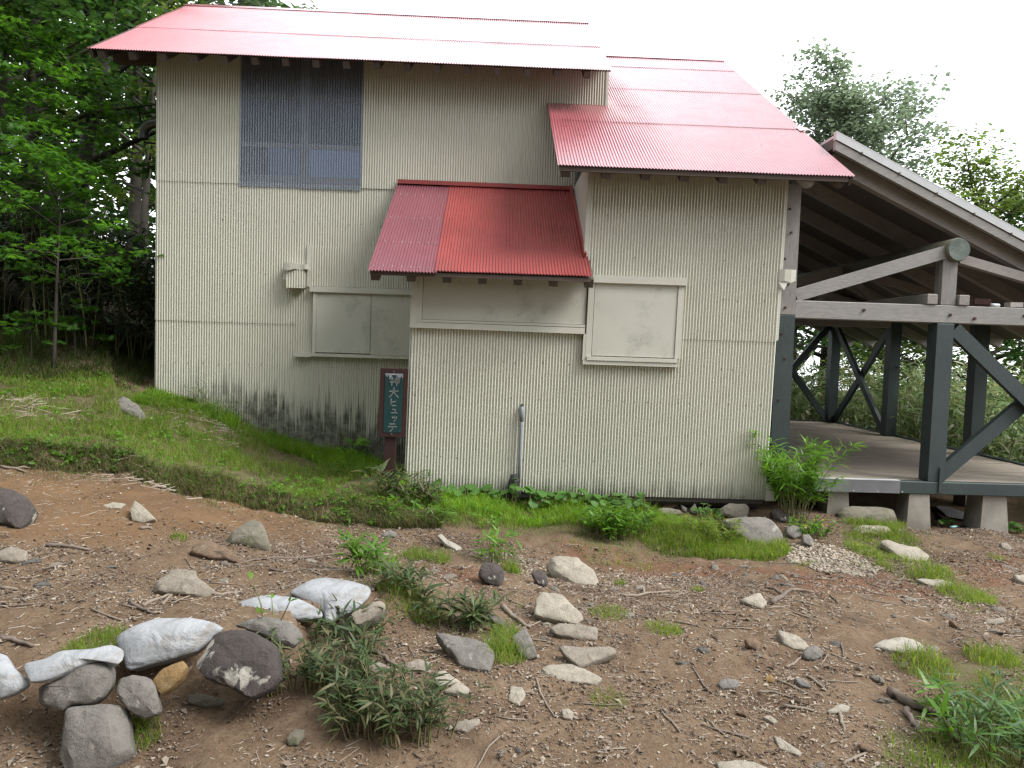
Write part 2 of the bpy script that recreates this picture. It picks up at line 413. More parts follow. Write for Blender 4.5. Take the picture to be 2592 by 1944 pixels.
CTRL = [tuple(at_y(*c)) for c in CTRL_PX] + [(-7, 12, 2.0), (-10, 9, 2.3), (-6.2, 9, 1.25), (-9, 4, 1.3), (-6, 0, 0.4), (-5.5, 11, 1.55), (-1, 12, 0.2), (3, 12, -0.1), (5, 12, -0.35),
    (7.5, 14.5, -0.35), (7, 10, -0.5), (10, 8, -0.75), (11, 16, -0.6), (4, 17, -0.3), (-2, 17, 0.6), (-8, 18, 2.4), (0, 0, -0.12), (5, 0, -0.1), (-3, 0, 0.05), (8, 3, -0.35), (0, -4, -0.1)]
CT = np.array(CTRL)
def tps_K(r2): return np.where(r2 > 1e-12, r2 * np.log(r2 + 1e-12), 0.0)
_n = len(CT)
_r2 = ((CT[:, None, :2] - CT[None, :, :2]) ** 2).sum(-1)
_A = np.zeros((_n + 3, _n + 3)); _A[:_n, :_n] = tps_K(_r2) + 0.015 * np.eye(_n)
_A[:_n, _n] = 1; _A[:_n, _n + 1:] = CT[:, :2]; _A[_n, :_n] = 1; _A[_n + 1:, :_n] = CT[:, :2].T
_rhs = np.zeros(_n + 3); _rhs[:_n] = CT[:, 2] - steps(CT[:, 0], CT[:, 1])
TW = np.linalg.solve(_A, _rhs)
def height_raw(x, y):
    sh = x.shape; x = x.ravel(); y = y.ravel(); out = np.empty(len(x))
    xc, yc = np.clip(x, -12, 13), np.clip(y, -5, 19)
    for i in range(0, len(x), 20000):
        s = slice(i, i + 20000)
        r2 = (xc[s, None] - CT[None, :, 0]) ** 2 + (yc[s, None] - CT[None, :, 1]) ** 2
        out[s] = tps_K(r2) @ TW[:_n] + TW[_n] + TW[_n + 1] * xc[s] + TW[_n + 2] * yc[s]
    out = np.clip(out, -1.2, 3.0)
    far = np.hypot(x - xc, y - yc)
    out = out - far * np.where(x > -4, 0.16, 0.02)
    near = np.clip(1 - far / 5, 0, 1)
    out = out + steps(x, y) + near * (fbm(x, y, 1.3, 4, 3) * 0.09 + fbm(x, y, 7, 3, 11) * 0.035 + fbm(x, y, 26, 2, 23) * 0.012)
    return np.maximum(out, -30).reshape(sh)
def axis(lo, hi, step, far, grow=1.18):
    a = list(np.arange(lo, hi + step * 0.5, step)); s = step
    left = []; p = lo
    while p > -far:
        s *= grow; p -= s; left.append(p)
    s = step; p = hi; right = []
    while p < far:
        s *= grow; p += s; right.append(p)
    return np.array(left[::-1] + a + right)
GXA, GYA = axis(-5.6, 6.4, 0.036, 600), axis(2.3, 10.0, 0.036, 600)
GX, GY = np.meshgrid(GXA, GYA)
GZ = height_raw(GX, GY)
def height(x, y):
    x = np.asarray(x, float); y = np.asarray(y, float)
    i = np.clip(np.searchsorted(GXA, x) - 1, 0, len(GXA) - 2); j = np.clip(np.searchsorted(GYA, y) - 1, 0, len(GYA) - 2)
    u = (x - GXA[i]) / (GXA[i + 1] - GXA[i]); v = (y - GYA[j]) / (GYA[j + 1] - GYA[j])
    return (GZ[j, i] * (1 - u) + GZ[j, i + 1] * u) * (1 - v) + (GZ[j + 1, i] * (1 - u) + GZ[j + 1, i + 1] * u) * v
_TT = np.concatenate([np.arange(1.5, 12, 0.01), np.arange(12, 60, 0.1)])
def ground(px, py):
    d = ray(px, py); P = EYE[None] + _TT[:, None] * d[None]
    below = P[:, 2] < height(P[:, 0], P[:, 1])
    k = int(np.argmax(below)) if below.any() else len(_TT) - 1
    p = P[k].copy(); p[2] = float(height(p[0], p[1])); return p
def in_poly(x, y, poly):
    c = np.zeros(x.shape, bool); n = len(poly)
    for i in range(n):
        (x0, y0), (x1, y1) = poly[i], poly[(i + 1) % n]
        m = ((y0 > y) != (y1 > y)) & (x < (x1 - x0) * (y - y0) / (y1 - y0 + 1e-12) + x0)
        c ^= m
    return c
def gpoly(l): return [tuple(ground(*p)[:2]) for p in l]
def soft_poly(x, y, poly, w):
    pts = np.array(poly + [poly[0]]); d, _ = poly_dist(x, y, pts); d = np.abs(d)
    return np.where(in_poly(x, y, poly), 0.5 + 0.5 * np.clip(d / w, 0, 1), 0.5 - 0.5 * np.clip(d / w, 0, 1))
BANK = gpoly([(-600, 900), (0, 930), (130, 950)]) + [(-4.9, 9.5), (-4.35, 9.42), (-3.5, 9.42), (-2.6, 9.42), (-1.6, 9.42), (-0.95, 9.4), (-0.9, 7.75), (0.3, 7.75), (1.4, 7.75)] + \
    gpoly([(1650, 1330), (1600, 1395), (1480, 1365), (1380, 1350), (1250, 1345), (1100, 1335), (1000, 1325), (880, 1300), (800, 1288), (620, 1252), (400, 1205), (270, 1158), (0, 1128), (-300, 1115)])
BASE = gpoly([(1560, 1330), (1850, 1340), (1960, 1350), (2010, 1395), (1960, 1420), (1850, 1415), (1750, 1412), (1640, 1395)])
STEPG = gpoly([(2120, 1322), (2270, 1325), (2345, 1400), (2410, 1455), (2420, 1490), (2330, 1480), (2240, 1445), (2140, 1385)])
TUFTG = gpoly([(2390, 1490), (2440, 1478), (2500, 1510), (2490, 1535), (2420, 1530)])
CORNER = gpoly([(2700, 1640), (2560, 1640), (2480, 1660), (2400, 1690), (2370, 1790), (2250, 1860), (2180, 1990), (2700, 1990)])
CLAY = [gpoly([(-100, 1180), (200, 1195), (420, 1240), (640, 1285), (820, 1325), (800, 1370), (560, 1340), (300, 1390), (150, 1380), (-100, 1370)])]
RED = [gpoly([(1420, 1370), (1520, 1395), (1750, 1420), (1900, 1425), (1900, 1470), (1650, 1460), (1500, 1430)]), gpoly([(1900, 1440), (2300, 1450), (2592, 1400), (2592, 1480), (2250, 1520), (1950, 1500)]),
       gpoly([(1080, 1430), (1250, 1440), (1280, 1500), (1150, 1490)])]
gx, gy = GX.ravel(), GY.ravel()
sub = (gx > -9) & (gx < 9) & (gy > 2) & (gy < 16)
def mask(polys, w):
    m = np.zeros(len(gx)); 
    for p in polys: m[sub] = np.maximum(m[sub], soft_poly(gx[sub], gy[sub], p, w))
    return m
m_grass = mask([BANK, BASE, STEPG, TUFTG, CORNER], 0.2); m_clay = mask(CLAY, 0.35); m_red = mask(RED, 0.4)
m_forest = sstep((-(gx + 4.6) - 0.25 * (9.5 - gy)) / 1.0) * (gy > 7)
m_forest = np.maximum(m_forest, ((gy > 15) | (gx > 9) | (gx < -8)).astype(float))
def mat_ground():
    t = NT('earth')
    def attr(nm):
        a = t.n.new('ShaderNodeAttribute'); a.attribute_name = nm; return a.outputs['Fac']
    n1, n2, n3 = t.noise(2.2, 8, 0.65), t.noise(14, 8, 0.7), t.noise(60, 5, 0.7)
    c = t.mix(t.rng(n1, 0.3, 0.7), (0.125, 0.083, 0.052), (0.19, 0.133, 0.087))
    c = t.mix(t.rng(n2, 0.42, 0.72, 0, 0.6), c, (0.24, 0.18, 0.128))
    c = t.mix(t.rng(n3, 0.5, 0.72, 0, 0.7), c, (0.055, 0.032, 0.02))
    c = t.mix(t.rng(t.noise(1.1, 7, 0.7, dist=0.5), 0.48, 0.66, 0, 0.8), c, (0.058, 0.036, 0.023))
    w = t.rng(t.noise(3.5, 6, 0.7), 0.3, 0.7, -0.28, 0.28)
    clay = t.rng(t.math('ADD', attr('clay'), w), 0.35, 0.65)
    c = t.mix(t.math('MULTIPLY', clay, 0.62), c, t.mix(t.rng(n1, 0.35, 0.65), t.mix(t.rng(n2, 0.3, 0.7), (0.225, 0.132, 0.062), (0.175, 0.104, 0.054)), (0.115, 0.068, 0.036)))
    red = t.rng(t.math('ADD', attr('red'), w), 0.4, 0.7)
    c = t.mix(red, c, t.mix(t.rng(n2, 0.3, 0.7), (0.125, 0.066, 0.040), (0.17, 0.097, 0.062)))
    gr = t.rng(t.math('ADD', attr('grassy'), w), 0.35, 0.65)
    c = t.mix(gr, c, t.mix(t.rng(n2, 0.35, 0.65), (0.125, 0.095, 0.058), (0.105, 0.105, 0.045)))
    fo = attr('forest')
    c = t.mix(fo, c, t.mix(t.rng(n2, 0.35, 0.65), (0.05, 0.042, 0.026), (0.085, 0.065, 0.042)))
    t.set(c, 0.95, 0, 0.1)
    b = t.bump(n2, 0.6, 0.03); t.bump(n3, 0.8, 0.012, b)
    return t.m
nxg, nyg = len(GXA), len(GYA)
idx = np.arange(nxg * nyg).reshape(nyg, nxg)
faces = np.stack([idx[:-1, :-1], idx[:-1, 1:], idx[1:, 1:], idx[1:, :-1]], -1).reshape(-1, 4)
gme = mesh_np('ground', np.stack([gx, gy, GZ.ravel()], -1), faces, True)
for nm, arr in (('grassy', m_grass), ('clay', m_clay), ('red', m_red), ('forest', m_forest)):
    a = gme.attributes.new(nm, 'FLOAT', 'POINT'); a.data.foreach_set('value', arr.astype(np.float32))
tag(link('ground', gme, mat_ground()), 'brown stony earth path with a grassy bank rising to the left', kind='structure')

# ------------------------------------------------------------------ hut
PITCH = 0.0317
F, B = 7.8, 9.45
XL, XR = -4.27, 2.995                   # left end of the back wing, right end of the front block
XN = 0.924                              # left edge of the upper front block
XC = -0.868                             # left corner of the lower front block
RX = 1.325                              # right gable of the back wing
def sheet(name, o, ud, vd, W, L, mat, parent, amp=0.008, rows=4, wob=0.0008, seed=0, nd=None, edge=0.0):
    o, ud, vd = (np.array(a, float) for a in (o, ud, vd))
    nd = np.cross(ud, vd) if nd is None else np.array(nd, float)
    nc = max(3, int(round(W / PITCH * 8)) + 1)
    us = np.linspace(0, W, nc); vv = np.linspace(0, L, rows)
    U, V = np.meshgrid(us, vv)
    P0 = o[None, None] + U[..., None] * ud + V[..., None] * vd
    w = wob * 2 * fbm(U * 1.0 + seed * 3.1, V + seed, 1.6, 3, seed)
    ph = (P0 @ ud) / PITCH * 2 * math.pi
    hN = amp * np.cos(ph) + w
    ed = np.zeros_like(U)
    if edge: ed = edge * fbm(U + seed * 7, V * 0, 3.0, 3, seed + 2) * (V > L * 0.99)
    P = P0 + hN[..., None] * nd + ed[..., None] * vd
    ii = np.arange(rows * nc).reshape(rows, nc)
    f = np.stack([ii[:-1, :-1], ii[:-1, 1:], ii[1:, 1:], ii[1:, :-1]], -1).reshape(-1, 4)
    v = P.reshape(-1, 3)
    if SHEAR[0]: v = v.copy(); v[:, 0] += SHEAR[0] * (v[:, 2] - SHEAR[1])
    return link(name, mesh_np(name, v, f, True), mat, parent)
hut = empty('mountain_hut', (0.0, 9.0, 0.0), 'cream corrugated metal hut with three red corrugated roofs', 'hut')
def wsheet(x0, x1, y, z0, z1, parent, mat=WALL, seed=0, rows=4):
    return sheet('corrugated_sheet', (x0, y, z0), (1, 0, 0), (0, 0, 1), x1 - x0, z1 - z0, mat, parent, rows=rows, seed=seed, nd=(0, -1, 0))
# roof planes: eave y, eave z, slope
UP = (8.95, 4.904, 0.622); RT = (7.40, 3.395, 0.612); LN = (7.40, 2.295, 0.630)
def rz(r, y): return r[1] + r[2] * (y - r[0])
def on_roof(px, py, r):
    n = np.array((0, -r[2], 1.0)); return at_plane(px, py, (0, r[0], r[1]), n)
UPR, RTR = 11.75, 12.15                 # ridge y
# back wing
wb = MB().prism_x([(B + 0.03, -0.3), (B + 0.03, rz(UP, B) - 0.12), (UPR, rz(UP, UPR) - 0.12), (14.4, rz(UP, B) - 0.12), (14.4, -0.3)], XL + 0.02, RX - 0.02).obj('wall', BODY, hut)
wb['label'] = 'long two-storey back wall'
# the window opening is cut by building the body's front as sheets around a recess
zs1 = at_y(395, 810, B)[2]; zw0, zw1 = 3.503, 5.12; xw0, xw1 = -3.228, -1.732
XS = at_y(750, 830, B)[0]; zp = at_y(860, 625, B)[2]
wsheet(XL, XS, B - 0.004, -0.2, zs1 + 0.03, wb, seed=1)
wsheet(XL, XS, B - 0.010, zs1, zw0 + 0.03, wb, seed=2)
wsheet(XS, XN - 0.02, B - 0.007, -0.3, zp - 0.02, wb, seed=3)
wsheet(XS, XN - 0.02, B - 0.0045, zp - 0.06, zw0 + 0.03, wb, seed=4)
wsheet(XL, xw0, B - 0.016, zw0, rz(UP, B) - 0.02, wb, seed=5)
wsheet(xw1, RX, B - 0.016, zw0, rz(UP, B) - 0.02, wb, seed=6)
xp0 = at_y(785, 700, B)[0]
wsheet(xp0, XC + 0.06, B - 0.016, at_y(860, 726, B)[2], zp, wb, seed=7)         # patch above the shutter
MB().box(xp0 - 0.035, xp0 + 0.02, B - 0.03, B - 0.004, at_y(790, 726, B)[2], zp + 0.005).obj('patch_edge_strip', TRIM, wb)
# right gable of the back wing, above the right roof
sheet('corrugated_sheet', (RX, B, 3.6), (0, 1, 0), (0, 0, 1), 2.2, 1.5, WALL, wb, nd=(1, 0, 0), seed=8)
MB().box(RX - 0.02, RX + 0.012, B - 0.028, B + 0.01, 4.5, rz(UP, B) - 0.03).obj('corner_strip', TRIM, wb)
# window behind clear corrugated plastic
win = MB().box(xw0 + 0.003, xw1 - 0.003, B + 0.022, B + 0.028, zw0 + 0.002, zw1).obj('window', GLASS, hut)
win['label'] = 'upper window behind clear corrugated plastic'
xm = at_y(770, 350, B)[0]; zr = at_y(760, 370, B)[2]; zb = at_y(760, 440, B)[2]; ztop = at_y(760, 250, B)[2]
def wbox(name, x0, x1, z0, z1, y0, y1, mat): return MB().box(x0, x1, y0, y1, z0, z1).obj(name, mat, win)
wbox('mullion', xm - 0.05, xm + 0.05, zw0 + 0.012, zw1 - 0.05, B - 0.004, B + 0.02, GREYWOODV)
for (a, b) in ((xw0 + 0.005, xm - 0.055), (xm + 0.055, xw1 - 0.005)):
    wbox('rail', a, b, zr - 0.03, zr + 0.03, B, B + 0.018, GREYWOOD)
    wbox('rail', a, b, zw0 + 0.03, zb - 0.03, B, B + 0.018, BROWNWOOD)
    wbox('rail', a, b, ztop - 0.02, ztop + 0.05, B + .004, B + 0.018, DARKWOOD)
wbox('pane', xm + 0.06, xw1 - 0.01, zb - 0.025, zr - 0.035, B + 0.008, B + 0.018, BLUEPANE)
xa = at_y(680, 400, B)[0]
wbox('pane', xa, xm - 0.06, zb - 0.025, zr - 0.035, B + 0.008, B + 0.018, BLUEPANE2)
wbox('pane', xw0 + 0.01, xa - 0.01, zb - 0.025, zr - 0.035, B + 0.008, B + 0.018, GLASS)
wbox('pane', xw0 + 0.01, xm - 0.06, zr + 0.035, ztop - 0.03, B + 0.008, B + 0.018, GLASS)
wbox('pane', xm + 0.06, xw1 - 0.01, zr + 0.035, ztop - 0.03, B + 0.008, B + 0.018, GLASS)
so = sheet('clear_sheet', (xw0 - 0.01, B - 0.024, zw0 - 0.03), (1, 0, 0), (0, 0, 1), xw1 - xw0 + 0.02, rz(UP, B) - zw0, CLEAR, win, nd=(0, -1, 0), amp=0.006, wob=0.0003)
# shutter on the back wall
def pz(px, py, y): return at_y(px, py, y)[2]
def px_(px, py, y): return at_y(px, py, y)[0]
sh1 = MB().box(px_(803, 800, B), px_(940, 800, B) - 0.003, B - 0.045, B - 0.012, pz(870, 893, B), pz(870, 740, B)).obj('shutter', PANEL, hut)
sh1['label'] = 'wide two-leaf cream shutter on the recessed wall'
MB().box(px_(940, 800, B) + 0.003, px_(1060, 800, B), B - 0.042, B - 0.012, pz(990, 899, B), pz(990, 744, B)).obj('shutter_leaf', PANEL, sh1)
MB().box(px_(787, 730, B), px_(1060, 735, B), B - 0.075, B - 0.01, pz(900, 743, B), pz(900, 729, B)).obj('head_trim', TRIM, sh1)
MB().box(px_(794, 800, B), px_(803, 800, B) - 0.001, B - 0.055, B - 0.01, pz(800, 893, B), pz(800, 740, B)).obj('jamb', TRIM, sh1)
MB().box(px_(750, 897, B), px_(1060, 897, B), B - 0.075, B - 0.01, pz(900, 905, B), pz(900, 897, B)).obj('sill', TRIM, sh1)
MB().box(px_(750, 897, B), px_(790, 897, B), B - 0.082, B - 0.076, pz(770, 903, B), pz(770, 892, B)).obj('sill_end', TRIM, sh1)
# small vent box
vx0, vx1 = px_(733, 700, B), px_(777, 700, B); vz0, vz1 = pz(755, 731, B), pz(755, 686, B)
vb = MB().box(vx0 + 0.01, vx1 - 0.01, B - 0.125, B - 0.01, vz0 + 0.01, vz1).obj('vent_box', TRIM, hut)
sheet('corrugated_sheet', (vx0, B - 0.135, vz0), (1, 0, 0), (0, 0, 1), vx1 - vx0, vz1 - vz0 + 0.01, WALL, vb, nd=(0, -1, 0), amp=0.006)
cb = MB(); NSEG = 9
for k in range(NSEG):
    t0, t1 = k / NSEG, (k + 1) / NSEG
    z_ = lambda t: vz1 + 0.075 - 0.085 * t + 0.006 * math.sin(9 * t)
    cb.box(vx0 - 0.025 + (vx1 - vx0 + 0.05) * t0, vx0 - 0.025 + (vx1 - vx0 + 0.05) * t1, B - 0.15 - 0.012 * math.sin(7 * t0), B - 0.012, vz1 - 0.005 + 0.02 * t0 - 0.008 * math.sin(11 * t0), vz1 + 0.082 + 0.01 * math.sin(5 * t0 + 1))
cb.obj('bent_cap', TRIM, vb)
MB().beam((vx0 - 0.01, B - 0.08, vz1 - 0.03), (vx0 - 0.035, B - 0.1, vz0 + 0.1), 0.05, 0.006, (0, 1, 0)).obj('peeling_strip', TRIM, vb)

# front block
SHEAR[0] = 0.015
fb = MB().prism_x([(F + 0.03, -0.02), (F + 0.03, rz(RT, F) - 0.10), (RTR, rz(RT, RTR) - 0.10), (14.4, rz(RT, F) - 0.1), (14.4, -0.3), (F + 0.5, -0.3)], XN + 0.02, XR - 0.02).obj('wall', BODY, hut)
fb['label'] = 'tall front block wall'
MB().prism_x([(F + 0.03, -0.02), (F + 0.03, rz(LN, F) - 0.12), (B + 0.0, rz(LN, B) - 0.12), (B + 0.0, -0.1)], XC + 0.02, XN).obj('lower_wall', BODY, fb)
zseam = pz(1830, 862, F); zbase = 0.03
zs_l, zs_r = pz(1060, 829, F), pz(1475, 845, F)
wsheet(XC, px_(1476, 1000, F), F - 0.004, 0.045, (zs_l + zs_r) / 2 + 0.02, fb, seed=11)
wsheet(px_(1476, 1000, F), XR, F - 0.0045, zbase, zseam + 0.03, fb, seed=12)
wsheet(XN, XR, F - 0.010, zseam, rz(RT, F) - 0.02, fb, seed=13)
sheet('corrugated_sheet', (XC - 0.006, B, 0.0), (0, -1, 0), (0, 0, 1), B - F, 2.3, WALL, fb, nd=(-1, 0, 0), seed=14)
MB().box(XN - 0.012, XN + 0.018, F - 0.018, B, 2.2, rz(RT, F) - 0.05).obj('side_panel', PANEL, fb)
MB().box(XN - 0.022, XN + 0.02, F - 0.027, F + 0.09, pz(1480, 700, F), rz(RT, F) - 0.06).obj('corner_strip', TRIM, fb)
MB().box(XR - 0.004, XR + 0.02, F - 0.008, F + 0.08, zseam + 0.02, rz(RT, F) - 0.06).obj('corner_strip', TRIM, fb)
MB().bbox(XR - 0.01, XR + 0.085, F - 0.02, F + 0.12, 0.02, 0.19).obj('corner_block', TRIM, fb)
# long front shutter under the lean-to roof
xa, xb = px_(1070, 760, F), px_(1481, 760, F)
za, zbm = pz(1280, 722, F), pz(1280, 815, F)
s2 = MB().box(xa, xb, F - 0.035, F - 0.002, zbm, 2.40).obj('shutter', PANEL, hut); s2['label'] = 'long low cream shutter under the lean-to roof'
MB().box(xa, xb + 0.02, F - 0.055, F - 0.036, pz(1280, 708, F), 2.43).obj('head_trim', TRIM, s2)
MB().box(XC - 0.015, xa - 0.004, F - 0.05, F + 0.05, zs_l + 0.0, 2.42).obj('jamb', TRIM, s2)
MB().box(XC - 0.015, xa - 0.055, F - 0.06, F - 0.051, zs_l - 0.01, 2.42).obj('jamb_edge', TRIM, s2)
MB().box(xa - 0.02, xb, F - 0.062, F - 0.004, zbm - 0.03, zbm - 0.004).obj('sill', TRIM, s2)
MB().add([(XC - 0.012, F - 0.068, zs_l - 0.003), (xb, F - 0.068, zs_r - 0.003), (xb, F - 0.066, zbm - 0.036), (xa - 0.03, F - 0.066, zbm - 0.034),
          (XC - 0.012, F, zs_l - 0.003), (xb, F, zs_r - 0.003), (xb, F, zbm - 0.036), (xa - 0.03, F, zbm - 0.034)],
         [(0, 1, 2, 3), (4, 7, 6, 5), (0, 4, 5, 1), (1, 5, 6, 2), (2, 6, 7, 3), (3, 7, 4, 0)]).obj('apron', TRIM, s2)
# square shutter on the right
xs0, xs1 = px_(1500, 810, F), px_(1708, 810, F)
zt0, zt1 = pz(1605, 903, F), pz(1605, 720, F)
s3 = MB().box(xs0, xs1, F - 0.05, F - 0.012, zt0, zt1).obj('shutter', PANEL, hut); s3['label'] = 'square cream shutter on the right of the front wall'
MB().box(px_(1484, 700, F), px_(1733, 700, F), F - 0.085, F - 0.012, pz(1605, 720, F), pz(1605, 701, F)).obj('head_trim', TRIM, s3)
MB().box(px_(1484, 800, F), xs0 - 0.006, F - 0.06, F - 0.013, zt0 - 0.05, zt1).obj('jamb', TRIM, s3)
MB().box(xs1 + 0.003, px_(1724, 800, F), F - 0.06, F - 0.013, zt0 - 0.005, zt1).obj('jamb', TRIM, s3)
MB().box(px_(1484, 910, F), px_(1712, 910, F), F - 0.075, F - 0.014, zt0 - 0.05, zt0 - 0.008).obj('sill', TRIM, s3)
MB().box(px_(1474, 920, F), px_(1712, 920, F), F - 0.064, F - 0.014, zt0 - 0.095, zt0 - 0.053).obj('apron', TRIM, s3)
MB().box(px_(1474, 880, F), px_(1483, 880, F), F - 0.058, F - 0.014, zt0 - 0.05, zs_r).obj('apron_side', TRIM, s3)
# curled flashing at the right corner
fl = MB(); prof = [(0, 0), (0.05, -0.02), (0.12, -0.02), (0.17, -0.01), (0.185, 0.02), (0.18, 0.06)]
zc0, zc1 = pz(1990, 716, F), pz(1990, 683, F)
for i in range(len(prof) - 1):
    a, b = prof[i], prof[i + 1]
    fl.add([(XR - 0.02 + a[0], F - 0.02 + a[1], zc0 + 0.02 * (i % 2)), (XR - 0.02 + b[0], F - 0.02 + b[1], zc0 + 0.02 * ((i + 1) % 2)), (XR - 0.02 + b[0], F - 0.02 + b[1], zc1), (XR - 0.02 + a[0], F - 0.02 + a[1], zc1)], [(0, 1, 2, 3)])
fl.add([(XR - 0.02, F - 0.022, zc0), (XR + 0.07, F - 0.03, zc0), (XR + 0.03, F - 0.05, zc0 - 0.08), (XR - 0.01, F - 0.03, zc0 - 0.05)], [(0, 1, 2, 3)])
fl.obj('bent_flashing', TRIM, fb)
SHEAR[0] = 0.0
# screws on the walls: rows of small heads
def screws(parent, y, rows_, x0, x1, n):
    m = MB()
    for z in rows_:
        for k in range(n):
            x = x0 + (x1 - x0) * (k + random.random() * 0.4) / n; zz = z + random.uniform(-0.01, 0.01)
            m.box(x - 0.0035, x + 0.0035, y - 0.009, y, zz - 0.0035, zz + 0.0035) if random.random() < 0.5 else None
    o = m.obj('screw_heads', RUST, parent); o['kind'] = 'stuff'
screws(fb, F - 0.004, (0.4, 1.05, 1.42), XC + 0.05, XR - 0.05, 26); screws(fb, F - 0.01, (2.15, 2.55, 3.0), XN + 0.05, XR - 0.05, 14)
screws(wb, B - 0.008, (1.25, 1.8, 2.4, 3.05), XL + 0.05, -1.0, 18)

# roofs
def roof(label, r, x0, x1, yr, courses, rafx, raf_to, mat, rh=0.085, rw=0.075, under=0.03, back=True, xfun=None, top_over=0.0):
    sl = math.hypot(1, r[2]); cs, sn = 1 / sl, r[2] / sl
    nd = (0, -sn, cs); vd = (0, cs, sn)
    xl = lambda y: x0 if xfun is None else xfun(y)
    m = MB()
    ys = [r[0] + 0.04] + ([B] if xfun else []) + [yr]
    for a, b in zip(ys[:-1], ys[1:]):
        xx = xl((a + b) / 2) + 0.02
        m.add([(xx, a, rz(r, a) - under), (x1 - 0.02, a, rz(r, a) - under), (x1 - 0.02, b, rz(r, b) - under), (xx, b, rz(r, b) - under),
               (xx, a, rz(r, a) - under + 0.018), (x1 - 0.02, a, rz(r, a) - under + 0.018), (x1 - 0.02, b, rz(r, b) - under + 0.018), (xx, b, rz(r, b) - under + 0.018)],
              [(0, 3, 2, 1), (4, 5, 6, 7), (0, 1, 5, 4), (1, 2, 6, 5), (2, 3, 7, 6), (3, 0, 4, 7)])
    ro = m.obj('roof', DARKWOOD, hut); ro['label'] = label
    ys = [r[0]] + sorted(courses) + [yr]
    for i, (a, b) in enumerate(zip(ys[:-1], ys[1:])):
        parts = [(a, b)]
        if xfun and a < B < b: parts = [(a, B), (B, b)]
        for (p, q) in parts:
            q2 = q; xx = xl((p + q) / 2); lift = 0.0055 * i
            if i and p == a: p = p - 0.05 - 0.02 * (i % 2)
            s = sheet('roof_sheet', (xx, p, rz(r, p) + lift), (1, 0, 0), vd, x1 - xx, (q2 - p) * sl, mat, ro, amp=0.0055, rows=5, nd=nd, seed=20 + i, wob=0.003)
    for x in rafx:
        a, b = r[0] + 0.05, raf_to; zo = under + 0.002 + rh / 2 * sl
        MB().beam((x, a, rz(r, a) - zo), (x, b, rz(r, b) - zo), rw, rh, (0, 0, 1)).obj('rafter', RAFTEREND, ro)
    fz = rz(r, r[0]) - 0.012
    return ro, sl, vd, nd
yu = on_roof(900, 90, UP)[1]
r_up, _, _, _ = roof('long faded red roof on top of the hut', UP, -4.86, 1.318, UPR, [yu], [-4.72 + 0.3585 * k for k in range(17)], B + 0.01, ROOF_OLD)
MB().add([(-4.87, UPR - 0.12, rz(UP, UPR - 0.12) + 0.018), (1.33, UPR - 0.12, rz(UP, UPR - 0.12) + 0.018), (1.33, UPR, rz(UP, UPR) + 0.022), (-4.87, UPR, rz(UP, UPR) + 0.022), (1.33, UPR + 0.12, rz(UP, UPR - 0.12) + 0.018), (-4.87, UPR + 0.12, rz(UP, UPR - 0.12) + 0.018)],
         [(0, 1, 2, 3), (3, 2, 4, 5)]).obj('ridge_cap', ROOF_OLD, r_up)
sl_u = math.hypot(1, UP[2])
sheet('roof_sheet', (-4.86, UPR + 0.005, rz(UP, UPR)), (1, 0, 0), (0, 1 / sl_u, -UP[2] / sl_u), 6.178, 3.3 * sl_u, ROOF_OLD, r_up, amp=0.0055, nd=(0, UP[2] / sl_u, 1 / sl_u))
MB().box(-4.80, XL - 0.01, B - 0.02, B + 0.10, rz(UP, B) - 0.28, rz(UP, B) - 0.135).obj('purlin', DARKWOOD, r_up)
MB().box(-4.80, XL + 0.02, UPR - 0.06, UPR + 0.06, rz(UP, UPR) - 0.28, rz(UP, UPR) - 0.135).obj('purlin', DARKWOOD, r_up)
zo = 0.032 + 0.03
MB().beam((-4.83, UP[0] + 0.04, rz(UP, UP[0] + 0.04) - zo), (-4.83, UPR, rz(UP, UPR) - zo), 0.03, 0.12).obj('verge_board', DARKWOOD, r_up)
cs = sorted(on_roof(1800, p, RT)[1] for p in (178, 233, 315))
r_rt, sl_r, _, _ = roof('large faded red roof over the tall front block', RT, 0.578, 3.553, RTR, cs, [0.66, 1.07, 1.47, 1.86, 2.25, 2.64], F + 0.02, ROOF_OLD, 0.10, 0.09,
                      xfun=lambda y: 0.578 if y < B else RX + 0.01)
MB().beam((0.60, RT[0] + 0.035, RT[1] - 0.028), (3.50, RT[0] + 0.035, RT[1] - 0.028), 0.025, 0.05).obj('eave_board', DARKWOOD, r_rt)
MB().beam((3.53, RT[0] + 0.04, RT[1] - 0.04), (3.53, RTR, rz(RT, RTR) - 0.06), 0.03, 0.09).obj('verge_board', DARKWOOD, r_rt)
for x, rr, mt in ((3.12, 0.075, GREYWOOD), (3.44, 0.065, RAFTEREND)):
    MB().tube([(x, RT[0] + 0.10, RT[1] - 0.045), (x, F + 0.9, rz(RT, F + 0.9) - 0.11)], rr, 12).obj('log_rafter', mt, r_rt, True)
MB().add([(RX, RTR - 0.12, rz(RT, RTR - 0.12) + 0.032), (3.56, RTR - 0.12, rz(RT, RTR - 0.12) + 0.032), (3.56, RTR, rz(RT, RTR) + 0.04), (RX, RTR, rz(RT, RTR) + 0.04), (3.56, RTR + 0.12, rz(RT, RTR - 0.12) + 0.032), (RX, RTR + 0.12, rz(RT, RTR - 0.12) + 0.032)],
         [(0, 1, 2, 3), (3, 2, 4, 5)]).obj('ridge_cap', ROOF_OLD, r_rt)
sheet('roof_sheet', (RX + 0.01, RTR + 0.005, rz(RT, RTR)), (1, 0, 0), (0, 1 / sl_r, -RT[2] / sl_r), 3.553 - RX, 3.0 * sl_r, ROOF_OLD, r_rt, amp=0.0055, nd=(0, RT[2] / sl_r, 1 / sl_r))
yf = on_roof(2040, 330, RT)[1]; fm = MB()
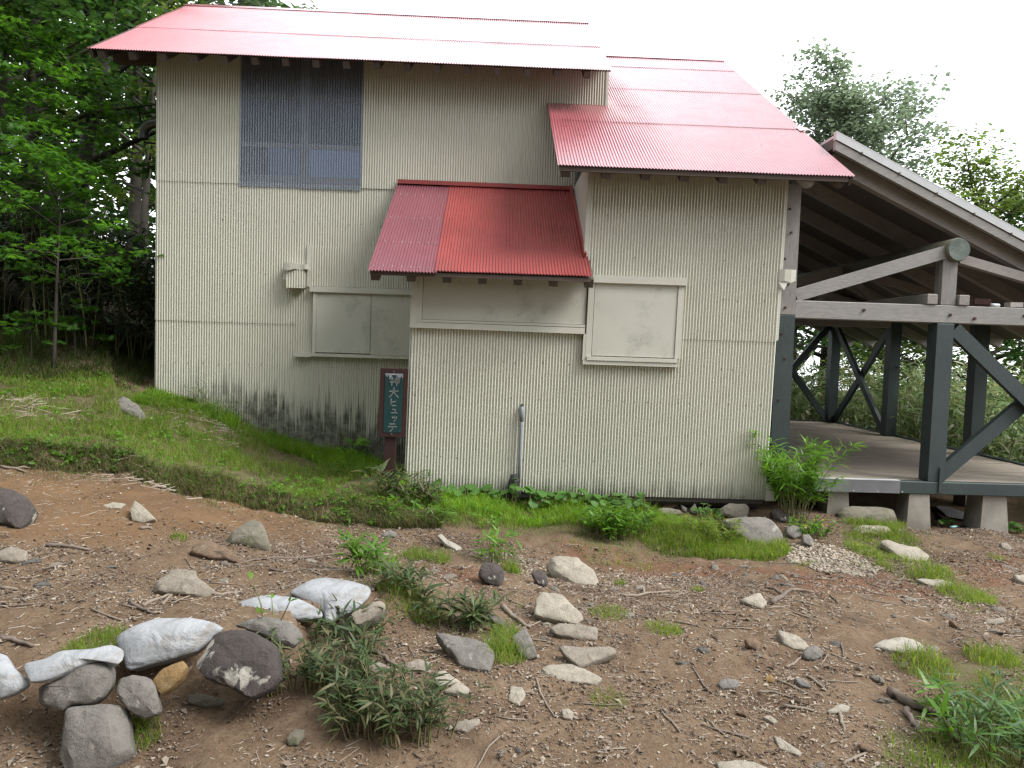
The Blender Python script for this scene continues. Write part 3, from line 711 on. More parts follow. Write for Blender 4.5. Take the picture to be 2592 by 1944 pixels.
for k in range(5):
    t0, t1 = k / 5, (k + 1) / 5
    q = lambda t, s: (3.50 + 0.19 * t, yf + s, rz(RT, yf + s) + 0.014 + 0.02 * t - 0.10 * max(0, t - 0.55))
    fm.add([q(t0, -0.07 + 0.03 * t0), q(t1, -0.07 + 0.03 * t1), q(t1, 0.08 - 0.05 * t1), q(t0, 0.08 - 0.05 * t0)], [(0, 1, 2, 3)])
fm.obj('curled_flashing', ROOF_OLD, r_rt)
# lean-to roof
xlm = on_roof(1118, 580, LN)[0]
lnr = MB().add([(-1.245, LN[0] + 0.04, LN[1] - 0.01), (0.95, LN[0] + 0.04, LN[1] - 0.01), (0.90, B - 0.02, rz(LN, B) - 0.035), (-1.245, B - 0.02, rz(LN, B) - 0.035),
                (-1.245, LN[0] + 0.04, LN[1] + 0.008), (0.95, LN[0] + 0.04, LN[1] + 0.008), (0.90, B - 0.02, rz(LN, B) - 0.017), (-1.245, B - 0.02, rz(LN, B) - 0.017)],
               [(0, 3, 2, 1), (4, 5, 6, 7), (0, 1, 5, 4), (1, 2, 6, 5), (2, 3, 7, 6), (3, 0, 4, 7)]).obj('roof', DARKWOOD, hut)
lnr['label'] = 'small lean-to roof, maroon sheet on its left and red sheets on its right'
sl_l = math.hypot(1, LN[2]); vl = (0, 1 / sl_l, LN[2] / sl_l); nl_ = (0, -LN[2] / sl_l, 1 / sl_l)
ym = on_roof(1265, 550, LN)[1]; yt = B - 0.03
def lsheet(x0, x1, y0, y1, lift, mat, seed, ex=0.0): return sheet('roof_sheet', (x0, y0, rz(LN, y0) + lift), (1, 0, 0), vl, x1 - x0, (y1 - y0) * sl_l, mat, lnr, amp=0.0075, rows=6, nd=nl_, seed=seed, wob=0.004)
lsheet(-1.265, xlm + 0.03, LN[0] - 0.02, yt, 0.010, ROOF_MAROON, 31)['label'] = 'maroon corrugated sheet'
lsheet(xlm, 0.955, LN[0], ym + 0.05, 0.018, ROOF_RED, 32)
lsheet(xlm, 0.905, ym, yt, 0.013, ROOF_RED, 33)
MB().beam((-1.26, yt - 0.03, rz(LN, yt) + 0.025), (XN - 0.02, yt - 0.03, rz(LN, yt) + 0.02), 0.07, 0.05).obj('top_flashing', ROOF_RED, lnr)
MB().beam((XN - 0.004, LN[0] + 0.35, rz(LN, LN[0] + 0.35) + 0.035), (XN - 0.02, yt, rz(LN, yt) + 0.04), 0.03, 0.075).obj('side_flashing', ROOF_RED, lnr)
for k in range(7):
    x = -1.205 + 0.357 * k; a, b = LN[0] + 0.05, F + 0.02; zo = 0.028 + 0.055
    MB().beam((x, a, rz(LN, a) - zo), (x, b, rz(LN, b) - zo), 0.085, 0.095).obj('rafter', RAFTEREND, lnr)
MB().beam((-1.25, LN[0] + 0.03, LN[1] - 0.02), (0.95, LN[0] + 0.03, LN[1] - 0.02), 0.022, 0.04).obj('eave_board', DARKWOOD, lnr)
nm = MB()
for row, yy in enumerate((LN[0] + 0.06, LN[0] + 0.55, LN[0] + 1.1, LN[0] + 1.7)):
    for k in range(7):
        x = -1.22 + k * 0.09 + (row % 2) * 0.03; P = np.array((x, yy, rz(LN, yy) + 0.017))
        nm.add([P + np.array(d) * 0.009 for d in ((1, 0, 0), (0, 1, .6), (-1, 0, 0), (0, -1, -.6))] + [P + np.array(nl_) * 0.008], [(0, 1, 4), (1, 2, 4), (2, 3, 4), (3, 0, 4)])
no = nm.obj('roof_nails', METAL, lnr); no['kind'] = 'stuff'
# vent elbow on the left gable
ypd = 9.9; pe = at_y(395, 312, ypd); pd = at_y(362, 350, ypd)
pts = []
for k in range(9):
    t = k / 8 * math.pi / 2
    pts.append((pe[0] - 0.16 * math.sin(t), ypd, pe[2] - 0.16 + 0.16 * math.cos(t)))
pts = [(XL + 0.1, ypd, pe[2])] + pts + [(pts[-1][0], ypd, pd[2] - 0.01)]
dm = MB().tube(pts, [0.062 + (0.004 if i % 2 else 0) for i in range(len(pts))], 16, caps=False)
dm.obj('vent_elbow', DUCT, hut, True)

# ------------------------------------------------------------------ pavilion
PY0, PY1, PX1 = 8.0, 14.75, 6.85
ZD = 0.252
pav = empty('open_pavilion', (5.0, 11.0, 0.0), 'open timber pavilion with dark green posts, plank deck and sloping roof, joined to the hut', 'pavilion')
def pz_roof(x): return 2.95 - 0.472 * (x - 5.752)           # top of the roof
deck = MB().box(3.07, PX1 + 0.05, PY0 + 0.02, PY1 + 0.05, ZD - 0.075, ZD - 0.034).obj('deck', BROWNWOOD, pav)
npl = 54; wpl = (PY1 + 0.06 - PY0) / npl
for k in range(npl):
    y = PY0 + k * wpl
    MB().box(3.07, PX1 + 0.06, y + 0.0035, y + wpl - 0.0035, ZD - 0.03, ZD + random.uniform(-0.003, 0.002)).obj('plank', DECKWOOD, deck)
def pbox(name, x0, x1, y0, y1, z0, z1, mat, parent=pav): return MB().bbox(x0, x1, y0, y1, z0, z1, 0.008).obj(name, mat, parent)
pbox('edge_beam', 3.12, PX1 + 0.2, PY0 - 0.10, PY0 - 0.001, 0.118, ZD + 0.004, GREENWOOD)
pbox('edge_beam', PX1 + 0.061, PX1 + 0.16, PY0, PY1 + 0.1, 0.10, ZD + 0.02, GREENWOOD)
pbox('edge_beam', 3.12, PX1 + 0.06, PY1 + 0.065, PY1 + 0.16, 0.10, ZD + 0.02, GREENWOOD)
mp = MB().box(px_(2060, 1225, PY0 - .1), px_(2278, 1225, PY0 - .1), PY0 - 0.108, PY0 - 0.102, 0.122, ZD + 0.008).obj('metal_plate', METAL, pav)
MB().box(px_(2060, 1225, PY0 - .1), px_(2278, 1225, PY0 - .1), PY0 - 0.108, PY0 - 0.045, ZD + 0.009, ZD + 0.013).obj('plate_lip', WHITEMETAL, mp)
for k in range(4):
    x = px_(2060, 1225, PY0) + 0.12 + k * 0.27
    MB().tube([(x, PY0 - 0.115, 0.14), (x, PY0 - 0.105, 0.14)], 0.007, 8).obj('bolt', WHITEMETAL, mp)
def post(x0, x1, y0, y1, z0, z1, ztop=None):
    o = pbox('post', x0, x1, y0, y1, z0, z1, GREENWOOD)
    if ztop: pbox('unpainted_top', x0 + 0.002, x1 - 0.002, y0 + 0.002, y1 - 0.002, z1 + 0.001, ztop, GREYWOODV, o)
    return o
pA = post(3.04, 3.235, PY0 - 0.08, PY0 + 0.1, 0.06, 2.02, 3.42)
for z in (1.1, 1.55, 1.82, 2.1, 2.35, 2.62, 2.9, 3.15):
    MB().tube([(3.12 + 0.03 * math.sin(z * 9), PY0 - 0.09, z), (3.12 + 0.03 * math.sin(z * 9), PY0 - 0.075, z)], 0.013, 8).obj('bolt', RUST, pA)
XB0, XB1 = px_(2325, 1000, PY0), px_(2372, 1000, PY0)
XB0, XB1 = 4.79, 4.975
pB = post(XB0, XB1, PY0 - 0.09, PY0 + 0.09, ZD + 0.004, 1.985)
pbox('post', 4.83, 4.99, PY0 - 0.06, PY0 + 0.08, 2.185, 2.70, GREYWOODV)
post(PX1 - 0.05, PX1 + 0.13, PY0 - 0.09, PY0 + 0.09, ZD + 0.004, 1.985)
MB().box(XB1 - 0.07, XB1 - 0.03, PY0 - 0.112, PY0 - 0.101, 0.14, 0.42).obj('strap_bracket', GREENWOOD, pB)
tie = pbox('tie_beam', 3.236, PX1 + 0.3, PY0 - 0.075, PY0 + 0.075, 1.99, 2.183, GREYWOOD)
for x, z in ((3.98, 2.10), (4.93, 2.08), (5.75, 2.10), (5.2, 2.05)):
    MB().tube([(x, PY0 - 0.09, z), (x, PY0 - 0.07, z)], 0.016, 8).obj('bolt', RUST, tie)
BP = [(PX1, 14.75), (PX1, 12.55), (PX1, 10.3), (5.15, 14.75), (3.4, 14.75)]
for x, y in BP: post(x - 0.09, x + 0.09, y - 0.09, y + 0.09, ZD + 0.004, 2.26)
pbox('side_beam', PX1 - 0.08, PX1 + 0.08, PY0 + 0.1, PY1 + 0.2, 2.265, 2.43, BROWNWOOD)
pbox('back_beam', 3.2, PX1 - 0.082, PY1 - 0.08, PY1 + 0.08, 2.265, 2.43, BROWNWOOD)
def brace(p, q, w=0.11, h=0.09, mat=GREENWOOD, name='brace'): return MB().beam(p, q, w, h, (0, 1, 0) if abs(q[0] - p[0]) > abs(q[1] - p[1]) else (1, 0, 0)).obj(name, mat, pav)
brace((5.25, PY1 - 0.03, 2.2), (PX1 - 0.1, PY1 - 0.03, 0.32), 0.12, 0.06); brace((5.25, PY1 + 0.045, 0.32), (PX1 - 0.1, PY1 + 0.045, 2.2), 0.12, 0.06)
brace((PX1 - 0.03, PY1 - 0.1, 2.2), (PX1 - 0.03, 12.65, 0.32), 0.12, 0.06); brace((PX1 + 0.045, PY1 - 0.1, 0.32), (PX1 + 0.045, 12.65, 2.2), 0.12, 0.06)
brace((XB1 + 0.02, PY0 - 0.045, 1.93), (PX1 - 0.1, PY0 - 0.045, 0.40), 0.15, 0.07); brace((XB1 + 0.02, PY0 + 0.04, 0.32), (PX1 - 0.1, PY0 + 0.04, 1.93), 0.15, 0.07)
LGX, LGZ = 4.955, 2.78
lg = MB().tube([(LGX, 7.88, LGZ), (LGX, 7.9, LGZ), (LGX, 15.3, LGZ)], [0.122, 0.128, 0.128], 22).obj('log_purlin', mat_wood('log_bark', (0.20, 0.19, 0.13), (0.13, 0.13, 0.10), (6, 1, 6)), pav, True)
ld = MB().tube([(LGX, 7.872, LGZ), (LGX, 7.879, LGZ)], 0.118, 22).obj('log_end', simple('log_end_grain', (0.16, 0.185, 0.165), (0.09, 0.11, 0.10), 9, 0.85, 0.4, stretch=(1, 1, 1)), lg)
brace((3.24, PY0 - 0.02, 2.235), (4.86, PY0 - 0.02, 2.76), 0.135, 0.10, GREYWOOD, 'strut')
brace((PX1 + 0.1, PY0 + 0.03, 2.235), (5.05, PY0 + 0.03, 2.70), 0.10, 0.09, BROWNWOOD, 'strut')
for y in (10.3, 12.55, 14.75):
    pbox('tie_beam', 3.2, PX1 - 0.081, y - 0.07, y + 0.07, 2.10 if y < 14 else 2.44, 2.26 if y < 14 else 2.55, BROWNWOOD)
    brace((3.3, y, 2.34), (4.85, y, 2.80), 0.11, 0.09, BROWNWOOD, 'strut'); brace((PX1 - 0.1, y, 2.34), (5.06, y, 2.78), 0.11, 0.09, BROWNWOOD, 'strut')
    brace((4.5, y + 0.1, 2.3), (4.93, y + 0.1, 2.72), 0.09, 0.07, BROWNWOOD, 'strut'); brace((5.45, y + 0.1, 2.3), (5.0, y + 0.1, 2.72), 0.09, 0.07, BROWNWOOD, 'strut')
for x in (4.72, 5.07):
    pbox('ceiling_joist', x - 0.055, x + 0.055, PY0 - 0.09, PY1, 2.187, 2.30, BROWNWOOD)
for k in range(9):
    y = PY0 + 0.12 + k * 0.92
    x0, x1 = 3.6, 7.55
    MB().beam((x0, y, pz_roof(x0) - 0.235), (x1, y, pz_roof(x1) - 0.235), 0.10, 0.15).obj('rafter', BROWNWOOD, pav)
x0, x1 = 3.575, 7.6
def slab(y0, y1, za, zb_, name, mat, parent, xx0=x0, xx1=x1):
    return MB().add([(xx0, y0, pz_roof(xx0) - za), (xx1, y0, pz_roof(xx1) - za), (xx1, y1, pz_roof(xx1) - za), (xx0, y1, pz_roof(xx0) - za),
                     (xx0, y0, pz_roof(xx0) - zb_), (xx1, y0, pz_roof(xx1) - zb_), (xx1, y1, pz_roof(xx1) - zb_), (xx0, y1, pz_roof(xx0) - zb_)],
                    [(0, 3, 2, 1), (4, 5, 6, 7), (0, 1, 5, 4), (1, 2, 6, 5), (2, 3, 7, 6), (3, 0, 4, 7)]).obj(name, mat, parent)
pr = slab(PY0 - 0.02, 15.6, 0.155, 0.05, 'roof', mat_wood('roof_boards', (0.15, 0.135, 0.125), (0.10, 0.09, 0.085), (1.5, 8, 8)), pav)
slab(PY0 - 0.02, 15.6, 0.048, 0.02, 'metal_roof_sheet', WHITEMETAL, pr)
slab(PY0 - 0.075, PY0 - 0.021, 0.185, 0.092, 'barge_board', GREYWOOD, pr)
slab(PY0 - 0.085, PY0 - 0.021, 0.078, 0.0, 'metal_edge_cap', WHITEMETAL, pr)
slab(PY0 - 0.06, PY0 - 0.021, 0.0915, 0.079, 'edge_gap_strip', DARKWOOD, pr)
slab(PY0 - 0.086, PY0 - 0.02, 0.0, -0.012, 'metal_edge_top', WHITEMETAL, pr)
for k in range(9):
    x = 3.85 + k * 0.42
    MB().box(x, x + 0.018, PY0 - 0.09, PY0 - 0.06, pz_roof(x) - 0.095, pz_roof(x) - 0.07).obj('cap_clip', DARKWOOD, pr)
def footing(pxl, pxr, ptop, pbot, y, zt=0.117):
    xl, xr = px_(pxl, pbot, y), px_(pxr, pbot, y); gz = -0.55
    w0, w1 = (xr - xl) / 2, (xr - xl) / 2 * 0.74; c = (xl + xr) / 2
    m = MB().add([(c - w0, y, gz), (c + w0, y, gz), (c + w0, y + 2 * w0, gz), (c - w0, y + 2 * w0, gz), (c - w1, y + w0 - w1, zt - 0.002), (c + w1, y + w0 - w1, zt - 0.002), (c + w1, y + w0 + w1, zt - 0.002), (c - w1, y + w0 + w1, zt - 0.002)],
                 [(0, 3, 2, 1), (4, 5, 6, 7), (0, 1, 5, 4), (1, 2, 6, 5), (2, 3, 7, 6), (3, 0, 4, 7)])
    return m.obj('footing', CONCRETE, pav)
footing(2090, 2158, 1240, 1300, PY0 - 0.08); footing(2293, 2362, 1250, 1335, PY0 - 0.12); footing(2480, 2560, 1255, 1340, PY0 - 0.1)
for x, y in ((PX1 + .03, PY0 + .02), (PX1, 10.3), (PX1, 12.5), (PX1, 14.7), (5, 11), (5, 14.7), (3.5, 11)):
    MB().box(x - 0.14, x + 0.14, y - 0.14, y + 0.14, -0.6, 0.098).obj('footing', CONCRETE, pav)
# things lying on the tie beam
jx = px_(2495, 770, PY0)
o = MB().beam((jx - 0.12, PY0 + 0.02, 2.245), (jx + 0.02, PY0 - 0.04, 2.235), 0.10, 0.06).obj('rusty_bracket', RUST); tag(o, 'rusty red brown metal bracket lying on the grey tie beam', 'bracket')
o = MB().tube([(jx + 0.03, PY0 - 0.03, 2.206), (jx + 0.14, PY0 - 0.01, 2.206)], 0.02, 10).obj('white_roll', WHITEMETAL, None, True); tag(o, 'short white roll lying beside rusty bracket on tie beam', 'roll')
o = MB().beam((jx + 0.22, PY0 - 0.03, 2.215), (jx + 0.42, PY0 + 0.05, 2.225), 0.07, 0.05).obj('board_offcut', BROWNWOOD); tag(o, 'small weathered board offcut on tie beam near frame edge', 'board')

# ------------------------------------------------------------------ sign post
SY = 7.72
sg = ground(985, 1222); SX = px_(985, 1222, SY); SZ = float(height(SX, SY))
sign = empty('sign_post', (SX, SY, SZ), 'brown wooden sign post with green name plate beside the hut corner', 'sign')
def sp(px, py): p = at_y(px, py, SY); return p[0], p[2]
zt, zbt = sp(998, 932)[1], sp(992, 1106)[1]
xl_, xr_ = sp(960, 1020)[0], sp(1030, 1020)[0]
SHEAR[0] = 0.012; SHEAR[1] = zbt
MB().bbox(sp(973, 1150)[0], sp(1001, 1150)[0], SY - 0.005, SY + 0.085, SZ - 0.15, zt - 0.04, 0.006).obj('post', BROWNPAINT, sign)
bd = MB().bbox(xl_, xr_, SY - 0.032, SY - 0.006, zbt, zt, 0.004).obj('board', BROWNPAINT, sign)
pl0, pl1 = sp(973, 1020)[0], sp(1018, 1020)[0]; pt, pb = sp(998, 945)[1], sp(998, 1094)[1]
plate = MB().box(pl0, pl1, SY - 0.0365, SY - 0.0325, pb, pt).obj('name_plate', SIGNGREEN, sign)
PW, PH = pl1 - pl0, pt - pb
jag = [(0, 1)]; top = [(0, 1.0), (1, 1.0)]
mj = MB(); random.seed(3); n = 22
for k in range(n):
    a, b = k / n, (k + 1) / n
    if 0.35 < a < 0.62: d0 = 0.022
    else: d0 = random.uniform(0.02, 0.075)
    d1 = d0 + random.uniform(-0.012, 0.012)
    y_ = SY - 0.0385
    mj.add([(pl0 + PW * a, y_, pt), (pl0 + PW * b, y_, pt), (pl0 + PW * b, y_, pt - PH * d1), (pl0 + PW * (a + b) / 2, y_, pt - PH * d0 * 1.3), (pl0 + PW * a, y_, pt - PH * d0)], [(0, 4, 3, 2, 1)])
mj.obj('bare_metal_edge', simple('bare_sign_metal', (0.30, 0.31, 0.33), (0.22, 0.23, 0.25), 20, 0.5, 0), plate)
STK = {'神': [[(.18, .97), (.27, .86)], [(.04, .76), (.40, .76), (.06, .40)], [(.23, .60), (.23, .03)], [(.29, .52), (.41, .40)], [(.50, .76), (.93, .76), (.93, .34), (.50, .34), (.50, .76)], [(.50, .55), (.93, .55)], [(.715, .97), (.715, .02)]],
       '大': [[(.06, .62), (.94, .66)], [(.50, .97), (.47, .60), (.30, .28), (.06, .04)], [(.50, .58), (.68, .28), (.96, .05)]],
       'ヒ': [[(.18, .92), (.18, .22), (.28, .10), (.86, .12)], [(.20, .48), (.80, .64)]],
       'ュ': [[(.22, .80), (.66, .82), (.60, .18)], [(.05, .16), (.95, .16)]],
       'ッ': [[(.10, .78), (.20, .55)], [(.40, .85), (.50, .62)], [(.88, .82), (.76, .42), (.40, .06)]],
       'テ': [[(.20, .92), (.80, .94)], [(.03, .60), (.97, .62)], [(.55, .60), (.50, .30), (.26, .02)]]}
lay = [('神', 215, 312, 272, 382), ('大', 328, 432, 266, 372), ('ヒ', 440, 526, 274, 356), ('ュ', 545, 602, 292, 358), ('ッ', 622, 686, 298, 356), ('テ', 704, 792, 256, 352)]
lm = MB()
for ch, y0, y1, x0_, x1_ in lay:
    yc = (y0 + y1) / 2; skew = -(yc - 500) * 0.030
    X0, X1 = [pl0 + PW * ((x - 215 - skew) / 195.0) for x in (x0_, x1_)]
    Z1, Z0 = [pt - PH * ((y - 182) / 618.0) for y in (y0, y1)]
    for st in STK[ch]:
        pts2 = [np.array((X0 + (X1 - X0) * a, Z0 + (Z1 - Z0) * b)) for a, b in st]
        for a, b in zip(pts2[:-1], pts2[1:]):
            d = b - a; L = np.linalg.norm(d); d /= L; nn = np.array((-d[1], d[0])); w = 0.0062
            a2, b2 = a - d * 0.004, b + d * 0.004
            q = [a2 - nn * w, b2 - nn * w * 0.8, b2 + nn * w * 0.8, a2 + nn * w]
            yy = SY - 0.0395
            lm.add([(p[0], yy, p[1]) for p in q] + [(p[0], yy + 0.0028, p[1]) for p in q], [(0, 1, 2, 3), (0, 4, 5, 1), (1, 5, 6, 2), (2, 6, 7, 3), (3, 7, 4, 0)])
lm.obj('lettering', SIGNWHITE, plate)
for x, z, r_ in ((pl0 + PW * .46, pt + 0.018, 0.010), (pl0 + PW * .46, pb - 0.02, 0.011), (pl0 + .012, pt - .014, .005), (pl1 - .012, pt - .014, .005), (pl0 + .012, pb + .014, .005), (pl1 - .012, pb + .014, .005)):
    MB().tube([(x, SY - 0.047, z), (x, SY - 0.033, z)], [r_ * 0.6, r_], 10).obj('bolt', METAL, sign)
SHEAR[0] = 0.0; SHEAR[1] = 1.7

# ------------------------------------------------------------------ stand pipe
p0, p1 = at_y(1321, 1040, F - 0.05), at_y(1314, 1210, F - 0.06)
pipe = empty('stand_pipe', (p1[0], p1[1], float(height(p1[0], p1[1]))), 'thin grey water pipe rising in front of the corrugated wall', 'pipe')
pm = [tuple(p0)] + [tuple(p0 + (p1 - p0) * t) for t in (0.33, 0.66)] + [tuple(p1 - np.array((0, 0, 0.05)))]
MB().tube(pm, 0.0165, 12).obj('pipe', PIPEGREY, pipe, True)
MB().tube([p0 + np.array((0, 0, -0.11)), p0 + np.array((0, 0, -0.02)), p0 + np.array((0, 0, 0.02)), p0 + np.array((0.002, 0.03, 0.035)), p0 + np.array((0.002, 0.09, 0.035))], [0.023, 0.023, 0.022, 0.021, 0.018], 12).obj('elbow', PIPEGREY, pipe, True)
MB().tube([p0 + np.array((0.004, 0.028, 0.05)), p0 + np.array((0.004, 0.028, 0.075))], [0.022, 0.004], 8).obj('hole_edge', BLACK, pipe)
gz_ = float(height(p1[0], p1[1])); sb = MB(); q = [(p1[0] - 0.05 + random.uniform(-.02, .02), p1[1] - 0.02, gz_ - 0.1 + k * (p1[2] - gz_ + 0.14) / 7) for k in range(8)]
sb.tube(q, [0.075, 0.085, 0.07, 0.08, 0.072, 0.066, 0.06, 0.03], 10).obj('wrapped_stump', BLACK, pipe)

# ------------------------------------------------------------------ rocks and sandbags
ROCK = {
 'grey': mat_rock('grey_rock', (0.21, 0.195, 0.175), (0.145, 0.135, 0.12), 0.5),
 'dark': mat_rock('dark_rock', (0.095, 0.082, 0.075), (0.065, 0.057, 0.053), 0.85, lc=(0.40, 0.385, 0.34)),
 'lichen': mat_rock('lichened_dark_rock', (0.085, 0.073, 0.068), (0.055, 0.048, 0.045), 0.95, lc=(0.36, 0.345, 0.30), lsc=4.2, lth=.545),
 'tan': mat_rock('tan_rock', (0.29, 0.255, 0.21), (0.215, 0.185, 0.15), 0.4),
 'pale': mat_rock('pale_rock', (0.37, 0.335, 0.275), (0.28, 0.245, 0.195), 0.35),
 'brown': mat_rock('brown_rock', (0.20, 0.14, 0.095), (0.145, 0.10, 0.07), 0.25),
 'ochre': mat_rock('ochre_rock', (0.27, 0.18, 0.085), (0.20, 0.125, 0.055), 0.25, 0.2),
 'mossy': mat_rock('mossy_rock', (0.20, 0.18, 0.14), (0.15, 0.14, 0.11), 0.2, 0.6),
 'white': mat_rock('white_rock', (0.42, 0.39, 0.34), (0.31, 0.285, 0.24), 0.2),
}
def smooth3(v, seed, sc):
    x, y, z = v[:, 0] * sc, v[:, 1] * sc, v[:, 2] * sc
    return (fbm(x + z * 0.7, y - z * 0.4, 1.0, 3, seed) + fbm(z + x * 0.5 + 9, y + x * 0.3, 1.0, 3, seed + 3))
def blob(name, outline, tilt, thick, mat, seed, kind='rock', nres=44, anchor=None, pull=1.0):
    """solid stone whose face follows an outline: the face lies on a tilted plane through its lowest point on the ground"""
    ol = np.array(outline, float)
    low = ol[np.argmax(ol[:, 1])]
    g = ground(*low) if anchor is None else np.array(anchor)
    g = EYE + (g - EYE) * pull
    t = RAD(tilt)
    n = np.array((0, -math.sin(t), math.cos(t)))
    if kind == 'rock': g = g + n * min(.035, thick * .32)
    P = np.array([at_plane(px, py, g, n) for px, py in ol])
    cl = np.vstack([P, P[:1]]); sg_ = np.linalg.norm(np.diff(cl, axis=0), axis=1); cu = np.concatenate([[0], np.cumsum(sg_)])
    tt = np.linspace(0, cu[-1], nres, endpoint=False)
    R = np.stack([np.interp(tt, cu, cl[:, k]) for k in range(3)], -1)
    sm = 0.5 * R + 0.25 * np.roll(R, 1, 0) + 0.25 * np.roll(R, -1, 0)
    R = R * 0.75 + sm * 0.25 if kind == 'rock' else R * 0.4 + sm * 0.6
    c = R.mean(0); size = np.linalg.norm(R - c, axis=1).mean()
    if kind == 'rock': prof = [(0.0, 0.12), (0.2, 0.12), (0.42, 0.11), (0.62, 0.09), (0.80, 0.06), (0.92, 0.015), (0.985, -0.05), (1.0, -0.15), (0.995, -0.32), (0.93, -0.62), (0.75, -0.9), (0.4, -1.0)]
    else: prof = [(0.0, 0.26), (0.25, 0.25), (0.5, 0.215), (0.72, 0.15), (0.88, 0.07), (0.96, 0.015), (1.0, -0.04), (0.985, -0.09), (0.9, -0.4), (0.4, -0.6)]
    V = []; Fc = []
    rnd = np.random.RandomState(seed); ridge = rnd.uniform(-0.5, 0.5, 2)
    for s, hh in prof[1:]:
        V.append(c + (R - c) * s + n * hh * thick)
    V = np.vstack(V); top = c + n * prof[0][1] * thick; bot = c - n * thick
    m = len(prof) - 1
    amp = (0.10 if kind == 'rock' else 0.02) * min(size, thick * 1.6)
    sc = 1.3 / max(size, 0.03)
    V = V + (smooth3(V, seed, sc) * amp * 1.4 + smooth3(V, seed + 50, sc * 3.2) * amp * 0.7)[:, None] * (n * 0.8 + (V - c) / (np.linalg.norm(V - c, axis=1)[:, None] + 1e-6) * 0.5)
    if kind == 'rock':
        # flat breaks: cut the stone by a few planes
        for _ in range(9):
            m_ = n * rnd.uniform(.15, 1.1) + np.array((rnd.normal(0, .75), rnd.normal(-.25, .5), rnd.normal(0, .3))); m_ /= np.linalg.norm(m_)
            dd = (V - c) @ m_; lim = dd.max() * (rnd.uniform(.76, .95) if thick > .105 else rnd.uniform(.93, .995))
            V = V - np.maximum(dd - lim, 0)[:, None] * m_[None] * .92
        top = c + n * max(0.01, ((V[:nres] - c) @ n).mean())
        V = V + (smooth3(V, seed + 90, sc * 7) * amp * .5)[:, None] * n
    allv = np.vstack([V, [top], [bot]]); it, ib = len(V), len(V) + 1
    for k in range(nres):
        k2 = (k + 1) % nres
        Fc.append((it, k2, k)) if False else Fc.append((it, k, k2))
        for r in range(m - 1):
            Fc.append((r * nres + k, (r + 1) * nres + k, (r + 1) * nres + k2, r * nres + k2))
        Fc.append((ib, (m - 1) * nres + k2, (m - 1) * nres + k))
    # orientation check
    org = c.copy(); allv = allv - org
    me = mesh_py(name, allv, Fc, True)
    bm = bmesh.new(); bm.from_mesh(me); bmesh.ops.recalc_face_normals(bm, faces=bm.faces); bm.to_mesh(me); bm.free()
    if kind == 'rock':
        try: me.set_sharp_from_angle(angle=RAD(24))
        except Exception: pass
    o = link(name, me, mat); o.location = org
    return o
def zA(l): return [(x * .3617, 1344 + y * .3617) for x, y in l]
def zR(l): return [(x * .3617, 1000 + y * .3617) for x, y in l]
def zC(l): return [(700 + x * .3617, 1344 + y * .3617) for x, y in l]
def zD(l): return [(700 + x * .3617, 1050 + y * .3617) for x, y in l]
def zE(l): return [(1300 + x * .31646, 1100 + y * .31646) for x, y in l]
def zF(l): return [(1892 + x * .31646, 1100 + y * .31646) for x, y in l]
def zG(l): return [(1792 + x * .3617, 1344 + y * .3617) for x, y in l]
